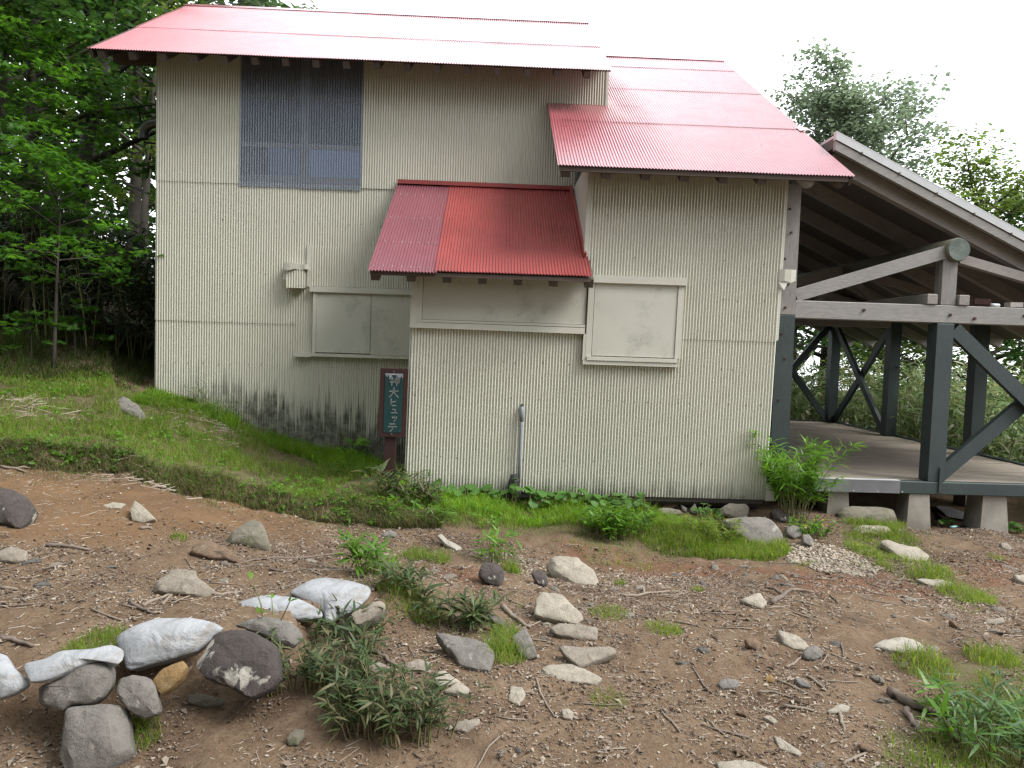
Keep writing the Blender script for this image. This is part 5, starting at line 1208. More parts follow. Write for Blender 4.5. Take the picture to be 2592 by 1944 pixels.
def blades(x, y, h, w, rs, lean=0.5):
    N = len(x); a = rs.uniform(0, 6.28, N); b = rs.uniform(0, 6.28, N); l = np.abs(rs.normal(lean, .3, N)) * h
    ld = np.stack([np.cos(a), np.sin(a), np.zeros(N)], -1); wd = np.stack([np.cos(b), np.sin(b), np.zeros(N)], -1) * w[:, None] / 2
    base = np.stack([x, y, height(x, y) - .005], -1); up = np.array((0, 0, 1.0))
    p1 = base + ld * (l * .3)[:, None] + up * (h * .6)[:, None]; p2 = base + ld * l[:, None] + up * (h * np.maximum(.35, 1 - .3 * (l / h) ** 2))[:, None]
    V = np.stack([base - wd, base + wd, p1 - wd * .8, p1 + wd * .8, p2], 1).reshape(-1, 3)
    f = np.array([(0, 1, 3), (0, 3, 2), (2, 3, 4)])[None] + (np.arange(N) * 5)[:, None, None]
    return V, f.reshape(-1, 3)
rs = np.random.RandomState(77)
def field(name, lab, poly, n, h0, h1, w, mat, thr=0.0, sc=1.2, sd=1, lean=.5, edge=0.0):
    x, y = rand_in(poly, n, rs); dn = fbm(x, y, sc, 3, sd) + .55 * fbm(x, y, sc * 4, 2, sd + 3)
    if edge: dn = np.minimum(dn + .12, (soft_poly(x, y, poly, edge) - .5) * 1.6 - .10 + fbm(x, y, 3.2, 3, sd + 8) * 1.0)
    ok = dn > rs.uniform(thr - .12, thr + .16, n); x, y = x[ok], y[ok]; N = len(x)
    h = rs.uniform(h0, h1, N) * (1 + 1.4 * fbm(x, y, 2.3, 3, sd + 5))
    V, Fx = blades(x, y, np.maximum(h, .015), w * rs.uniform(.6, 1.3, N), rs, lean)
    return tag(link(name, mesh_np(name, V, Fx), mat), lab, 'grass', kind='stuff')
field('bank_grass', 'short bright green grass covering the bank', BANK, 70000, .03, .12, .005, GRASS, .085, 2.2, 3, .6, edge=.35)
field('bank_undergrowth', 'dull brownish undergrowth on the bank', BANK, 40000, .02, .075, .005, GRASSD, -.02, 2.0, 9, .9)
WSTRIP = [(-4.3, 9.4), (-3.5, 9.4), (-2.6, 9.4), (-1.7, 9.4), (-1.2, 8.9), (-1.1, 8.1), (-1.6, 8.3), (-2.3, 8.9), (-3.2, 9.05), (-4.3, 8.9)]
field('wall_grass', 'taller fresh grass along the foot of the recessed wall', WSTRIP, 15000, .06, .19, .006, GRASSB, -.2, 2, 13, .6)
LIPZ = np.array(LIP); lp = [tuple(p + np.array((0, .16))) for p in LIPZ[1:]] + [tuple(p - np.array((0, .12))) for p in LIPZ[1:][::-1]]
field('bank_edge_grass', 'hanging grass and roots on the cut edge of the bank', lp, 16000, .03, .13, .006, GRASSD, -.2, 2, 15, .9)
field('front_wall_grass', 'ragged weeds and grass along the foot of the front wall', [(-.95, 7.1), (1.9, 7.0), (2.3, 7.45), (1.4, 7.76), (-.95, 7.76)], 12000, .05, .17, .006, GRASSB, -.05, 2, 71, .6, edge=.15)
field('base_grass', 'fresh green grass below the foundation stones', BASE, 15000, .02, .12, .005, GRASS, 0, 1.5, 17, .6, edge=.45)
field('step_grass', 'green grass around the stepping stones', STEPG, 11000, .02, .09, .005, GRASS, 0, 1.5, 19, .6, edge=.35)
field('corner_grass', 'sparse green grass in the bottom right corner', CORNER, 8000, .02, .07, .0035, GRASS, .10, 1.6, 23, edge=.3)
def tuft(px, py, rad, h, n, lab, mat=GRASS, w=.0045):
    g = ground(px, py); r_ = np.sqrt(rs.rand(n)) * rad; a = rs.uniform(0, 6.28, n); x, y = g[0] + r_ * np.cos(a), g[1] + r_ * np.sin(a)
    V, Fx = blades(x, y, rs.uniform(.35, 1.1, n) * h * np.clip(1.25 - .75 * (r_ / rad) ** 2, .2, 1), np.full(n, w) * rs.uniform(.5, 1, n), rs, .7)
    tag(link('grass_tuft', mesh_np('grass_tuft', V - g, Fx), mat), lab, 'grass tuft', 'grass tufts'); bpy.data.objects[-1] if False else None
    COL.objects[-1].location = g
TUF = [(2445, 1512, .22, .13, 900, 'round grass tuft beside the third stepping stone'), (1275, 1660, .13, .17, 500, 'tall grass tuft between dark slab and upright slab'), (1285, 1610, .10, .12, 250, 'grass growing behind the dark slab tuft'),
 (1295, 1450, .07, .16, 200, 'upright grass tuft right of the dark rounded stone'), (955, 1450, .13, .15, 500, 'leafy grass tuft above the white sandbags'), (1010, 1500, .14, .14, 450, 'bright grass tuft right of the white sandbags'),
 (1055, 1410, .12, .12, 350, 'thin grass tuft on the path edge below the bank'), (1110, 1420, .10, .11, 250, 'faded grass tuft left of the leafy shoots'), (1075, 1560, .13, .12, 350, 'grass tuft hanging over the dark hollow'),
 (245, 1640, .16, .09, 700, 'flat grass tuft above the torn sandbag'), (455, 1365, .06, .07, 120, 'small grass tuft near the long dark brown rock'), (1680, 1600, .12, .09, 300, 'low grass tuft in the middle of the path'),
 (1545, 1555, .14, .07, 300, 'thin flat grass right of the pale veined slab'), (1765, 1496, .05, .06, 90, 'tiny grass sprig on the dirt'), (1570, 1480, .05, .07, 110, 'small grass sprig below the cream slab'),
 (2340, 1690, .16, .16, 450, 'bushy grass tuft right of the broad whitish rock'), (2485, 1670, .10, .14, 250, 'grass tuft near the right edge, left of two'), (2540, 1672, .10, .13, 250, 'grass tuft near the right edge, right of two'),
 (1540, 1775, .10, .06, 160, 'low grass on the lower path'), (2520, 1415, .10, .06, 160, 'small grass patch in front of the footings'), (340, 1870, .12, .12, 260, 'leafy grass beside the blocky square-edged stone')]
for t_ in TUF: tuft(*t_)

# ------------------------------------------------------------------ broad-leaved plants and bamboo grass
SASA_T = np.array([(0, 0, 0), (.28, .5, .03), (.28, -.5, .03), (.68, .38, -.04), (.68, -.38, -.04), (1, 0, -.16)])
SASA_F = [(0, 2, 1), (1, 2, 4), (1, 4, 3), (3, 4, 5)]
SASAM = mat_leaf('bamboo_grass_leaf', [(0.035, 0.062, 0.024), (0.05, 0.085, 0.03), (0.07, 0.11, 0.038), (0.15, 0.13, 0.07), (0.032, 0.058, 0.024)], 0.28, 0.5, 0.25)
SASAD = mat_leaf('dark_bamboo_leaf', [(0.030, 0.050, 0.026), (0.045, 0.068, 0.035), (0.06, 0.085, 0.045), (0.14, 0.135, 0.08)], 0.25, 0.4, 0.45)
SASAL = mat_leaf('pale_bamboo_leaf', [(0.11, 0.185, 0.06), (0.15, 0.225, 0.08), (0.085, 0.145, 0.05), (0.26, 0.265, 0.14), (0.18, 0.235, 0.10)], 0.35, 0.4, 0.45)  # pale green and straw leaf tones
SHOOT = mat_leaf('fresh_leaf', [(0.09, 0.21, 0.025), (0.13, 0.27, 0.035), (0.07, 0.16, 0.02)], 0.45, 0.4, 0.4)
BROADL = mat_leaf('butterbur_leaf', [(0.065, 0.165, 0.03), (0.09, 0.20, 0.04), (0.05, 0.13, 0.025)], 0.35, 0.5, 0.3)
CORNERL = mat_leaf('corner_bamboo_leaf', [(0.06, 0.135, 0.035), (0.085, 0.18, 0.045), (0.05, 0.11, 0.032), (0.14, 0.19, 0.07)], 0.3, 0.4, 0.45)
STEM = simple('plant_stem', (0.12, 0.14, 0.05), (0.16, 0.13, 0.07), 8, 0.7, 0)
def leaf_fan(points, dirs, per, length, width, rs, spread=1.0, droop=.35):
    N = len(points) * per; c = np.repeat(points, per, 0); dr = np.repeat(dirs, per, 0)
    a = rs.uniform(0, 6.28, N); el = rs.normal(.1, .35, N)
    d = np.stack([np.cos(a) * np.cos(el), np.sin(a) * np.cos(el), np.sin(el) - droop * rs.rand(N)], -1) * spread + dr * .5
    d, s, n = frames(d, np.tile((0, 0, 1.0), (N, 1)) + rs.normal(0, .3, (N, 3)))
    L = length * rs.uniform(.55, 1.15, N)
    return instance(SASA_T, SASA_F, c, d, s, n, L, L * width, L)
def sasa(name, cat, lab, ctr, rad, h, nst, length, width, mat, seed, per=5, group=None, levels=3, yr=None):
    r2 = np.random.RandomState(seed); P = []; D = []; m = MB()
    for k in range(nst):
        a = r2.uniform(0, 6.28); q = math.sqrt(r2.rand()); bx, by = ctr[0] + rad * q * math.cos(a), ctr[1] + (yr or rad) * q * math.sin(a)
        bz = float(height(bx, by)); hh = h * r2.uniform(.5, 1.1); lx, ly = r2.normal(0, .25, 2) * hh + np.array((math.cos(a), math.sin(a))) * q * hh * .35
        b0 = np.array((bx, by, bz - .02)); b1 = np.array((bx + lx * .4, by + ly * .4, bz + hh * .6)); b2 = np.array((bx + lx, by + ly, bz + hh))
        m.tube([b0, b1, b2], [.004, .0035, .002], 4, caps=False)
        for t in np.linspace(.45, 1, levels):
            p = b0 * (1 - t) ** 2 + 2 * b1 * t * (1 - t) + b2 * t * t if t < 1 else b2
            P.append(p); D.append((b2 - b1) / np.linalg.norm(b2 - b1))
    base = np.array((ctr[0], ctr[1], float(height(ctr[0], ctr[1]))))
    V, Fx = leaf_fan(np.array(P), np.array(D), per, length, width, r2)
    e = empty(name, tuple(base), lab, cat, group)
    link('foliage', mesh_np('foliage', V, Fx), mat, e)['kind'] = 'stuff'; m.obj('stem', STEM, e)['kind'] = 'stuff'
    return e
g = ground(800, 1740); sasa('bamboo_grass', 'bamboo grass', 'dark bamboo grass clump right of the dark lichen rock', g, .28, .20, 70, .08, .15, SASAM, 1, yr=.12)
g = ground(980, 1850); sasa('bamboo_grass', 'bamboo grass', 'bamboo grass clump spilling over the lower path', g, .28, .22, 75, .085, .15, SASAM, 2, yr=.12)
g = ground(880, 1640); sasa('bamboo_grass', 'bamboo grass', 'thin bamboo grass behind the two foreground clumps', g, .20, .2, 16, .11, .15, SASAM, 3, yr=.08)
g = ground(2540, 1900); sasa('bamboo_grass', 'bamboo grass', 'bamboo grass clump in the bottom right corner', g, .24, .22, 26, .12, .12, CORNERL, 4, yr=.2)
g = ground(2470, 1860); sasa('leafy_shoots', 'shoots', 'bright green leafy shoots left of the corner bamboo grass', g, .22, .15, 22, .12, .17, SHOOT, 5, per=4, levels=2)
g = ground(985, 1262); sasa('bamboo_grass', 'bamboo grass', 'bamboo grass growing at the foot of the sign post', (g[0] + .15, g[1] - .05), .28, .28, 30, .15, .15, SASAM, 6, per=5, yr=.15)
g = ground(1260, 1425); sasa('leafy_shoots', 'shoots', 'leafy shoots above the dark rounded stone', g, .13, .24, 14, .15, .16, SHOOT, 7, per=3, levels=2, yr=.08)
g = ground(940, 1455); sasa('leafy_shoots', 'shoots', 'leafy shoots above the right white sandbag', g, .14, .2, 16, .14, .15, SHOOT, 8, per=4, yr=.08)
g = ground(1025, 1505); sasa('bamboo_grass', 'bamboo grass', 'dusty bamboo grass right of the white sandbags', g, .16, .16, 14, .13, .15, SASAM, 9, per=5, yr=.1)
g = ground(1170, 1590); sasa('bamboo_grass', 'bamboo grass', 'small bamboo grass above the dark slab', g, .16, .15, 14, .14, .13, SASAM, 10, per=5, yr=.08)
g = ground(705, 1625); sasa('leafy_shoots', 'shoots', 'single tall shoot in front of the left white sandbag', (g[0], g[1] - .05), .05, .30, 3, .10, .28, SHOOT, 14, per=2, levels=2)
g = ground(1060, 1320); sasa('leafy_shoots', 'shoots', 'leafy shoots on the bank below the sign post', g, .3, .13, 20, .12, .16, SHOOT, 15, per=4, levels=2, yr=.15)
# shrub at the hut corner
g = ground(2015, 1330)
sc_ = np.array((px_(2010, 1250, 7.62), 7.62)); sasa('bamboo_shrub', 'shrub', 'fresh green drooping bamboo shrub beside the hut corner', sc_,  .13, .85, 40, .15, .12, SHOOT, 11, per=7, levels=7, yr=.10)
# round leaves along the wall
DISC_T = np.array([(0, 0, 0)] + [(.52 + .52 * math.cos(t + math.pi) * (1 if 0 else 1), .55 * math.sin(t + math.pi), .07 * math.cos(2 * t)) for t in np.linspace(.35, 2 * math.pi - .35, 11)])
DISC_F = [(0, i, i + 1) for i in range(1, 11)]
def butterbur(lab, px, py, n, rad, h, size, seed, y=None):
    r2 = np.random.RandomState(seed); g = ground(px, py)
    if y: g = np.array((px_(px, py, y), y, 0)); g[2] = float(height(g[0], g[1]))
    C = []; ST = []
    for k in range(n):
        bx, by = g[0] + r2.uniform(-rad, rad), g[1] + r2.uniform(-.12, .06); hh = h * r2.uniform(.4, 1); p = np.array((bx, by, float(height(bx, by)) + hh))
        ST.append(MB().tube([(bx, by, p[2] - hh - .02), p], .004, 4, caps=False)); C.append(p)
    C = np.array(C); N = n; a = r2.uniform(0, 6.28, N); d = np.stack([np.cos(a), np.sin(a), r2.normal(-.1, .2, N)], -1); d, s, nn = frames(d, np.tile((0, -.6, 1.0), (N, 1)) + r2.normal(0, .25, (N, 3)))
    L = size * r2.uniform(.6, 1.2, N); V, Fx = instance(DISC_T, DISC_F, C, d, s, nn, L, L, L)
    e = empty('butterbur', tuple(g), lab, 'plant'); kv = len(DISC_T)
    for k in range(n):
        lf = link('leaf', mesh_np('leaf', V[k * kv:(k + 1) * kv], np.array(DISC_F)), BROADL, e); ST[k].obj('leaf_stalk', STEM, lf)
butterbur('round-leaved butterbur under the hut wall right of the pipe', 1420, 1275, 46, .36, .22, .10, 1, 7.62)
butterbur('butterbur leaves left of the grey water pipe', 1190, 1235, 22, .36, .16, .10, 2, 7.66)
butterbur('butterbur leaves at the grey water pipe', 1300, 1230, 8, .10, .30, .09, 3, 7.68)
butterbur('low green leaves under the middle of the hut wall', 1560, 1310, 40, .30, .20, .07, 4, 7.55)
butterbur('leafy creeper under the hut wall near the tan foundation stone', 1790, 1275, 34, .12, .17, .05, 5, 7.62)
butterbur('low leaves beside the deck footings', 2385, 1335, 14, .12, .10, .07, 6)
butterbur('green leaves right of the last footing', 2570, 1345, 26, .25, .12, .07, 7)
g = ground(1560, 1360); sasa('leafy_weed', 'weed', 'bushy bright green weed in front of the hut wall', g, .24, .26, 30, .09, .3, SHOOT, 21, per=6, levels=4, yr=.12)
g = ground(1800, 1370); sasa('leafy_weed', 'weed', 'fine feathery green weed left of the large smooth boulder', g, .32, .20, 60, .08, .10, GRASS, 22, per=7, levels=4, yr=.15)
g = ground(2050, 1355); sasa('flowering_weed', 'weed', 'low weed with tiny yellow flowers under the leafy shrub', g, .16, .14, 26, .06, .3, SHOOT, 23, per=5, levels=3, yr=.1)
g = ground(905, 1165); g = np.array((px_(890, 1150, 9.1), 9.1)); sasa('leafy_weed', 'weed', 'dark leafy weed in the recess beside the sign post', g, .10, .28, 8, .16, .35, SHOOT, 24, per=4, levels=2)
g = ground(530, 1050); sasa('dry_grass', 'grass', 'bleached dry grass leaning on the recessed wall', (px_(535, 1040, 9.2), 9.2), .2, .28, 16, .22, .05, SASAL, 25, per=4, levels=2, yr=.1)
yf_ = mat_leaf('yellow_petal', [(0.75, 0.55, 0.03), (0.8, 0.62, 0.05)], 0.2); fm = MB(); r2 = random.Random(4); fo = [o for o in COL.objects if o.name.startswith('flowering_weed')][0]
for k in range(14):
    p = Vector(fo.location) + Vector((r2.uniform(-.15, .15), r2.uniform(-.12, .05), r2.uniform(.08, .17))); s = .009
    fm.add([p + Vector(v) * s for v in ((1, 0, 0), (0, 1, .3), (-1, 0, 0), (0, -1, .3), (0, 0, .8))], [(0, 1, 4), (1, 2, 4), (2, 3, 4), (3, 0, 4)])
fm.obj('flower_heads', yf_, fo)['kind'] = 'stuff'

# under the deck: tin sheets, hose
gz_ = lambda x, y: float(height(x, y))
def tinsheet(pl, lift, lab, mat=TIN):
    P = [ground(*p) for p in pl]; 
    for p in P: p[2] += lift
    n = len(P); m = MB().add(P + [p - np.array((0, 0, .012)) for p in P], [tuple(range(n)), tuple(reversed(range(n, 2 * n)))] + [(i, n + i, n + (i + 1) % n, (i + 1) % n) for i in range(n)])
    o = m.obj('tin_sheet', mat); tag(o, lab, 'tin sheet')
tinsheet([(2368, 1288), (2400, 1290), (2488, 1322), (2478, 1328), (2395, 1312)], .04, 'bent pale tin sheet on the ground under the deck')
tinsheet([(2372, 1302), (2392, 1304), (2410, 1322), (2398, 1328)], .02, 'small dark tin scrap beside the bent tin sheet', RUST)
hp = [ground(2405 + 52 * t, 1338 - 3 * math.sin(t * 3) - 14 * max(0, t - .75) * 4) for t in np.linspace(0, 1, 8)]
o = MB().tube([p + np.array((0, 0, .014)) for p in hp], .012, 8).obj('garden_hose', BLUEHOSE, None, True); tag(o, 'short piece of pale blue hose lying between deck footings', 'hose')

# ------------------------------------------------------------------ trees
BARK = mat_wood('tree_bark', (0.05, 0.043, 0.036), (0.09, 0.08, 0.068), (5, 5, 1.2)); BARKD = mat_wood('dark_bark', (0.045, 0.038, 0.032), (0.08, 0.068, 0.056), (5, 5, 1.2))
RH_T = np.array([(0, 0, 0), (.5, .36, .06), (1, 0, -.06), (.5, -.36, .06)]); RH_F = [(0, 3, 2, 1)]
_st = []
for k in range(7):
    t = math.pi + (k - 3) * -0.62 + math.pi; r = (.36, .52, .60, .62, .60, .52, .36)[k]
    _st.append((r * math.cos(t), r * math.sin(t), -.05))
    if k < 6: tm = t - 0.31; _st.append((.26 * math.cos(tm), .26 * math.sin(tm), .02))
MP_T = np.array([(-.05, 0, 0)] + _st); MP_F = [(0, i + 1, i) for i in range(1, len(_st))]
GL = {'mid': mat_leaf('maple_leaf', [(0.035, 0.092, 0.022), (0.052, 0.125, 0.028), (0.028, 0.074, 0.02), (0.075, 0.16, 0.034)], 0.45, 0.5, 0.3),
      'bright': mat_leaf('bright_maple_leaf', [(0.06, 0.165, 0.024), (0.085, 0.215, 0.032), (0.048, 0.135, 0.022)], 0.5, 0.5, 0.3),
      'dark': mat_leaf('dark_tree_leaf', [(0.036, 0.08, 0.022), (0.05, 0.11, 0.028), (0.065, 0.135, 0.034)], 0.4, 0.5, 0.3),
      'pale': mat_leaf('flare_paled_leaf', [(0.14, 0.19, 0.12), (0.17, 0.22, 0.14), (0.115, 0.16, 0.10)], 0.45, 0.6, 0.2),  # leaf tone lightened to carry the pale haze of lens flare
      'yellow': mat_leaf('yellow_green_leaf', [(0.085, 0.14, 0.03), (0.12, 0.18, 0.04), (0.06, 0.105, 0.025)], 0.45, 0.55, 0.25)}
def tree(name, lab, base, H, r0, crown_lo, crown_r, nl, ncl, per, leaf, mat, seed, lean=(0, 0), flat=.55, tmpl='rh', clr=.42, bark=BARK, cat='tree', up=.35, group=None, zb=None):
    r2 = np.random.RandomState(seed); bx, by = base; bz = float(height(bx, by)) if zb is None else zb
    tr = []
    for i in range(7):
        t = i / 6; tr.append(np.array((bx + lean[0] * t + r2.normal(0, .04) * H * .12 * t, by + lean[1] * t + r2.normal(0, .03) * H * .12 * t, bz - .15 + (H * .93 + .15) * t)))
    m = MB().tube(tr, [r0 * (1 - .85 * (i / 6) ** .8) for i in range(7)], 9)
    def at(t): f_ = min(max(t, 0), .9999) * 6; i = int(f_); return tr[i] * (1 - f_ + i) + tr[i + 1] * (f_ - i)
    C = []
    for k in range(nl):
        t = crown_lo + (1 - crown_lo) * (k + r2.rand() * .7) / nl; a = k * 2.4 + r2.normal(0, .35); u_ = (t - crown_lo) / (1 - crown_lo)
        ln = crown_r * (1 - .62 * u_ ** 1.4) * r2.uniform(.72, 1.12) * (.8 if u_ < .12 else 1); s = at(t); el = up + .5 * u_ + r2.normal(0, .12)
        dr = np.array((math.cos(a), math.sin(a), math.tan(el))); e = s + dr * ln * np.array((1, 1, .8)); mid = (s + e) / 2 + np.array((0, 0, .10 * ln)) + r2.normal(0, .05 * ln, 3)
        rr = r0 * .38 * (1 - .5 * u_); m.tube([s, mid, e], [rr, rr * .6, rr * .15], 5, caps=False)
        q = max(2, ncl // nl)
        for j in range(q):
            w = r2.uniform(.35, 1.05); p = s * (1 - w) ** 2 + 2 * mid * w * (1 - w) + e * w * w
            off = r2.normal(0, 1, 3) * np.array((1, 1, .5)) * ln * .24; c = p + off
            if j % 2 == 0: m.tube([p, (p + c) / 2 + np.array((0, 0, .03)), c], [rr * .28, rr * .18, .004], 4, caps=False)
            C.append(c)
    for j in range(3): C.append(tr[-1] + r2.normal(0, .15, 3))
    C = np.array(C); N = len(C) * per; cr = clr * r2.uniform(.6, 1.3, len(C))
    off = r2.normal(0, 1, (N, 3)); off /= np.linalg.norm(off, axis=1)[:, None]; off *= (r2.rand(N) ** .5)[:, None]
    P = np.repeat(C, per, 0) + off * np.repeat(cr, per)[:, None] * np.array((1, 1, flat))
    inside = (P[:, 0] > -5.1) & (P[:, 0] < 3.7) & (P[:, 1] > 8.5) & (P[:, 1] < 15) & (P[:, 2] < 7.6) & (P[:, 2] > 4.2)      # keep leaves off the roofs
    P = P[~inside]; N = len(P)
    a = r2.uniform(0, 6.28, N); d = np.stack([np.cos(a), np.sin(a), r2.normal(-.2, .3, N)], -1)
    d, s, n = frames(d, np.tile((0, 0, 1.0), (N, 1)) + r2.normal(0, .42, (N, 3))); L = leaf * r2.uniform(.6, 1.25, N)
    T, Fc = (RH_T, RH_F) if tmpl == 'rh' else (MP_T, MP_F)
    V, Fx = instance(T, Fc, P, d, s, n, L, L, L)
    e = empty(name, (bx, by, bz), lab, cat, group)
    m.obj('trunk', bark, e, True); link('crown', mesh_np('crown', V, Fx), mat, e)
    return e
def gxy(px, py, y): p = at_y(px, py, y); return p[0], p[1]
LG = 'forest trees left of the hut'
tree('beech_tree', 'leaning grey trunk rising beside the left end of the hut roof', gxy(150, 640, 12.0), 8.5, .16, .28, 2.7, 22, 190, 46, .13, GL['mid'], 1, lean=(1.1, .4), group=LG)
tree('beech_tree', 'straight dark trunk near the left edge of the picture', gxy(85, 640, 11.0), 9.5, .13, .30, 2.5, 22, 180, 46, .13, GL['mid'], 2, lean=(-.3, .5), group=LG)
tree('beech_tree', 'slim tree cut by the left edge of the picture', gxy(-60, 600, 10.5), 8.0, .11, .22, 2.2, 18, 150, 44, .13, GL['dark'], 3, lean=(.5, .5), group=LG)
tree('beech_tree', 'tree close behind the left end of the hut', gxy(352, 640, 16.2), 7.8, .12, .30, 2.3, 18, 130, 44, .14, GL['yellow'], 4, lean=(.2, .5), group=LG)
tree('beech_tree', 'tall tree whose top shows above the left roof ridge', gxy(330, 640, 18.5), 11.5, .18, .35, 3.4, 20, 170, 46, .17, GL['mid'], 5, lean=(.4, 0), group=LG)
tree('beech_tree', 'tree deep in the forest behind the leaning trunk', gxy(130, 640, 18.0), 11, .18, .2, 3.6, 20, 170, 46, .18, GL['dark'], 6, group=LG)
tree('beech_tree', 'tree deep in the forest at the left edge', gxy(-40, 640, 16.0), 11, .17, .2, 3.4, 20, 170, 46, .18, GL['dark'], 7, group=LG)
tree('beech_tree', 'tree left of the picture frame with branches reaching in', (-8.2, 7.6), 9, .16, .3, 3.0, 18, 130, 44, .15, GL['mid'], 8, group=LG)
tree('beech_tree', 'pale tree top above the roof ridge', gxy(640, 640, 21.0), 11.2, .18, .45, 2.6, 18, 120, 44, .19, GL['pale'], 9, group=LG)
# maple saplings with layered bright leaves
tree('maple_sapling', 'bright green maple sapling whose branch tips cross the hut wall edge', (-5.45, 9.3), 2.65, .03, .45, 1.15, 16, 84, 26, .10, GL['bright'], 21, lean=(.1, 0), flat=.22, tmpl='mp', clr=.26, bark=BARKD, up=.05)
tree('maple_sapling', 'bright maple sapling spreading layered leaves in front of the forest', (-6.2, 10.0), 4.3, .04, .40, 1.5, 18, 110, 26, .11, GL['bright'], 22, flat=.22, tmpl='mp', clr=.32, bark=BARKD, up=.08)
tree('maple_sapling', 'low maple seedling on the dark slope near the left edge', gxy(80, 880, 9.4), .55, .01, .5, .5, 6, 16, 14, .10, GL['bright'], 23, flat=.2, tmpl='mp', clr=.16, bark=BARKD, up=.1)
tree('maple_sapling', 'low maple seedling on the dark slope near the middle', gxy(190, 850, 9.8), .6, .01, .5, .5, 6, 16, 14, .10, GL['bright'], 24, flat=.2, tmpl='mp', clr=.16, bark=BARKD, up=.1)
# right
RG = 'trees beyond the pavilion'
def rtree(lab, px, y, H, r0, lo, cr, nl, ncl, per, leaf, mat, seed, zb=-.5, **k):
    x, yy = gxy(px, 880, y); tree('broadleaf_tree', lab, (x, yy), H, r0, lo, cr, nl, ncl, per, leaf, mat, seed, zb=zb, group=RG, bark=BARKD, **k)
rtree('tall flare-paled tree rising behind the pavilion roof', 2085, 22, 10.2, .20, .2, 3.1, 42, 680, 46, .15, GL['pale'], 31, lean=(.3, 0), clr=.62, up=.3)
rtree('green tree behind the pavilion roof near the right edge', 2490, 17, 6.1, .17, .18, 2.9, 32, 420, 46, .12, GL['yellow'], 32, lean=(-.2, 0), clr=.5, up=.2)
rtree('green tree at the right edge with dark trunk', 2680, 15.5, 5.5, .16, .2, 2.2, 20, 140, 44, .14, GL['mid'], 33)
rtree('dark low tree seen under the pavilion roof', 2250, 20, 4.6, .12, .25, 2.2, 16, 110, 40, .15, GL['dark'], 34)
rtree('dark tree seen between the hut corner and first brace', 2010, 19, 5.0, .14, .25, 2.2, 16, 110, 40, .15, GL['dark'], 35)
# bamboo thickets (uncountable)
def thicket(name, lab, pts, hgt, n, length, width, mat, seed, per=5, lev=3):
    r2 = np.random.RandomState(seed); x, y = rand_in(pts, n, r2); z = height(x, y); h = hgt * r2.uniform(.55, 1.1, n) * (1 + .5 * fbm(x, y, .8, 2, seed))
    P = []; 
    lx, ly = r2.normal(0, .2, n), r2.normal(-.12, .2, n)
    for t in np.linspace(.4, 1, lev): P.append(np.stack([x + lx * t, y + ly * t, z + h * t], -1))
    P = np.concatenate(P); D = np.tile((0, -.3, .3), (len(P), 1))
    V, Fx = leaf_fan(P, D, per, length, width, r2, droop=.7)
    m = MB()
    tag(link(name, mesh_np(name, V, Fx), mat), lab, 'bamboo grass', kind='stuff')
    for i in range(0, n, 2): m.tube([(x[i], y[i], z[i] - .05), (x[i] + lx[i] * .5, y[i] + ly[i] * .5, z[i] + h[i] * .6), (x[i] + lx[i], y[i] + ly[i], z[i] + h[i])], [.006, .005, .003], 4, caps=False)
    tag(m.obj(name.replace('thicket', 'canes'), STEM), lab.replace('thicket', 'canes'), 'bamboo grass', kind='stuff')
thicket('dark_bamboo_thicket', 'dark bamboo grass thicket under the trees left of the hut', [(-9.2, 9.6), (-6.4, 9.9), (-4.55, 10.1), (-4.4, 13), (-9.2, 13.5)], 1.5, 900, .22, .15, SASAD, 41, 6, 5)
thicket('pale_bamboo_thicket', 'pale green bamboo grass thicket behind the pavilion deck', [(7.15, 9.2), (11.5, 9.5), (13.5, 18), (3.6, 18.5), (3.6, 15.6), (7.1, 15.4)], 1.75, 1500, .26, .15, SASAL, 42, 6, 5)

# unseen forest added behind the viewer to keep low sky off the front walls
r2 = np.random.RandomState(55); N = 24000
x = r2.uniform(-17, 9.5, N); y = -4.5 - 7 * r2.rand(N) ** 1.3; top = 12.5 + 3 * fbm(x, y, .25, 3, 4)
z = .8 + (top - .8) * r2.rand(N) ** .75; y = y - .18 * z
a = r2.uniform(0, 6.28, N); d = np.stack([np.cos(a), np.sin(a), r2.normal(0, .4, N)], -1); d, s_, n = frames(d, r2.normal(0, 1, (N, 3)))
L = r2.uniform(.35, .75, N); V, Fx = instance(RH_T, RH_F, np.stack([x, y, z], -1), d, s_, n, L, L, L)
tag(link('added_forest_behind', mesh_np('added_forest_behind', V, Fx), GL['dark']), 'unseen green forest added behind the viewer to block low sky', 'forest', kind='stuff')

def leaf_mass(name, lab, x, y, z, size, mat, r2):
    N = len(x); a = r2.uniform(0, 6.28, N); d = np.stack([np.cos(a), np.sin(a), r2.normal(-.1, .4, N)], -1); d, s_, n = frames(d, np.tile((0, 0, 1.0), (N, 1)) + r2.normal(0, .6, (N, 3)))
    L = size * r2.uniform(.6, 1.3, N); V, Fx = instance(RH_T, RH_F, np.stack([x, y, z], -1), d, s_, n, L, L, L)
    tag(link(name, mesh_np(name, V, Fx), mat), lab, 'forest', kind='stuff')
r2 = np.random.RandomState(66); N = 26000; x = r2.uniform(-19, -5.5, N); y = r2.uniform(19, 26, N); k = fbm(x, y * .3, .7, 3, 8); z = height(x, y) + r2.rand(N) * (8.5 + 5 * k)
ok = fbm(x, z, .9, 3, 19) > -.22; leaf_mass('far_forest', 'far green forest seen between the trunks left of the hut', x[ok], y[ok], z[ok], .26, GL['mid'], r2)
field('forest_floor_weeds', 'dark weeds and dry stalks on the shaded slope left of the hut', [(-9, 7.6), (-6.4, 8.2), (-4.5, 9.4), (-4.4, 10.8), (-9, 10.8)], 16000, .05, .20, .009, SHADEG, -.12, 1.2, 61, .8)

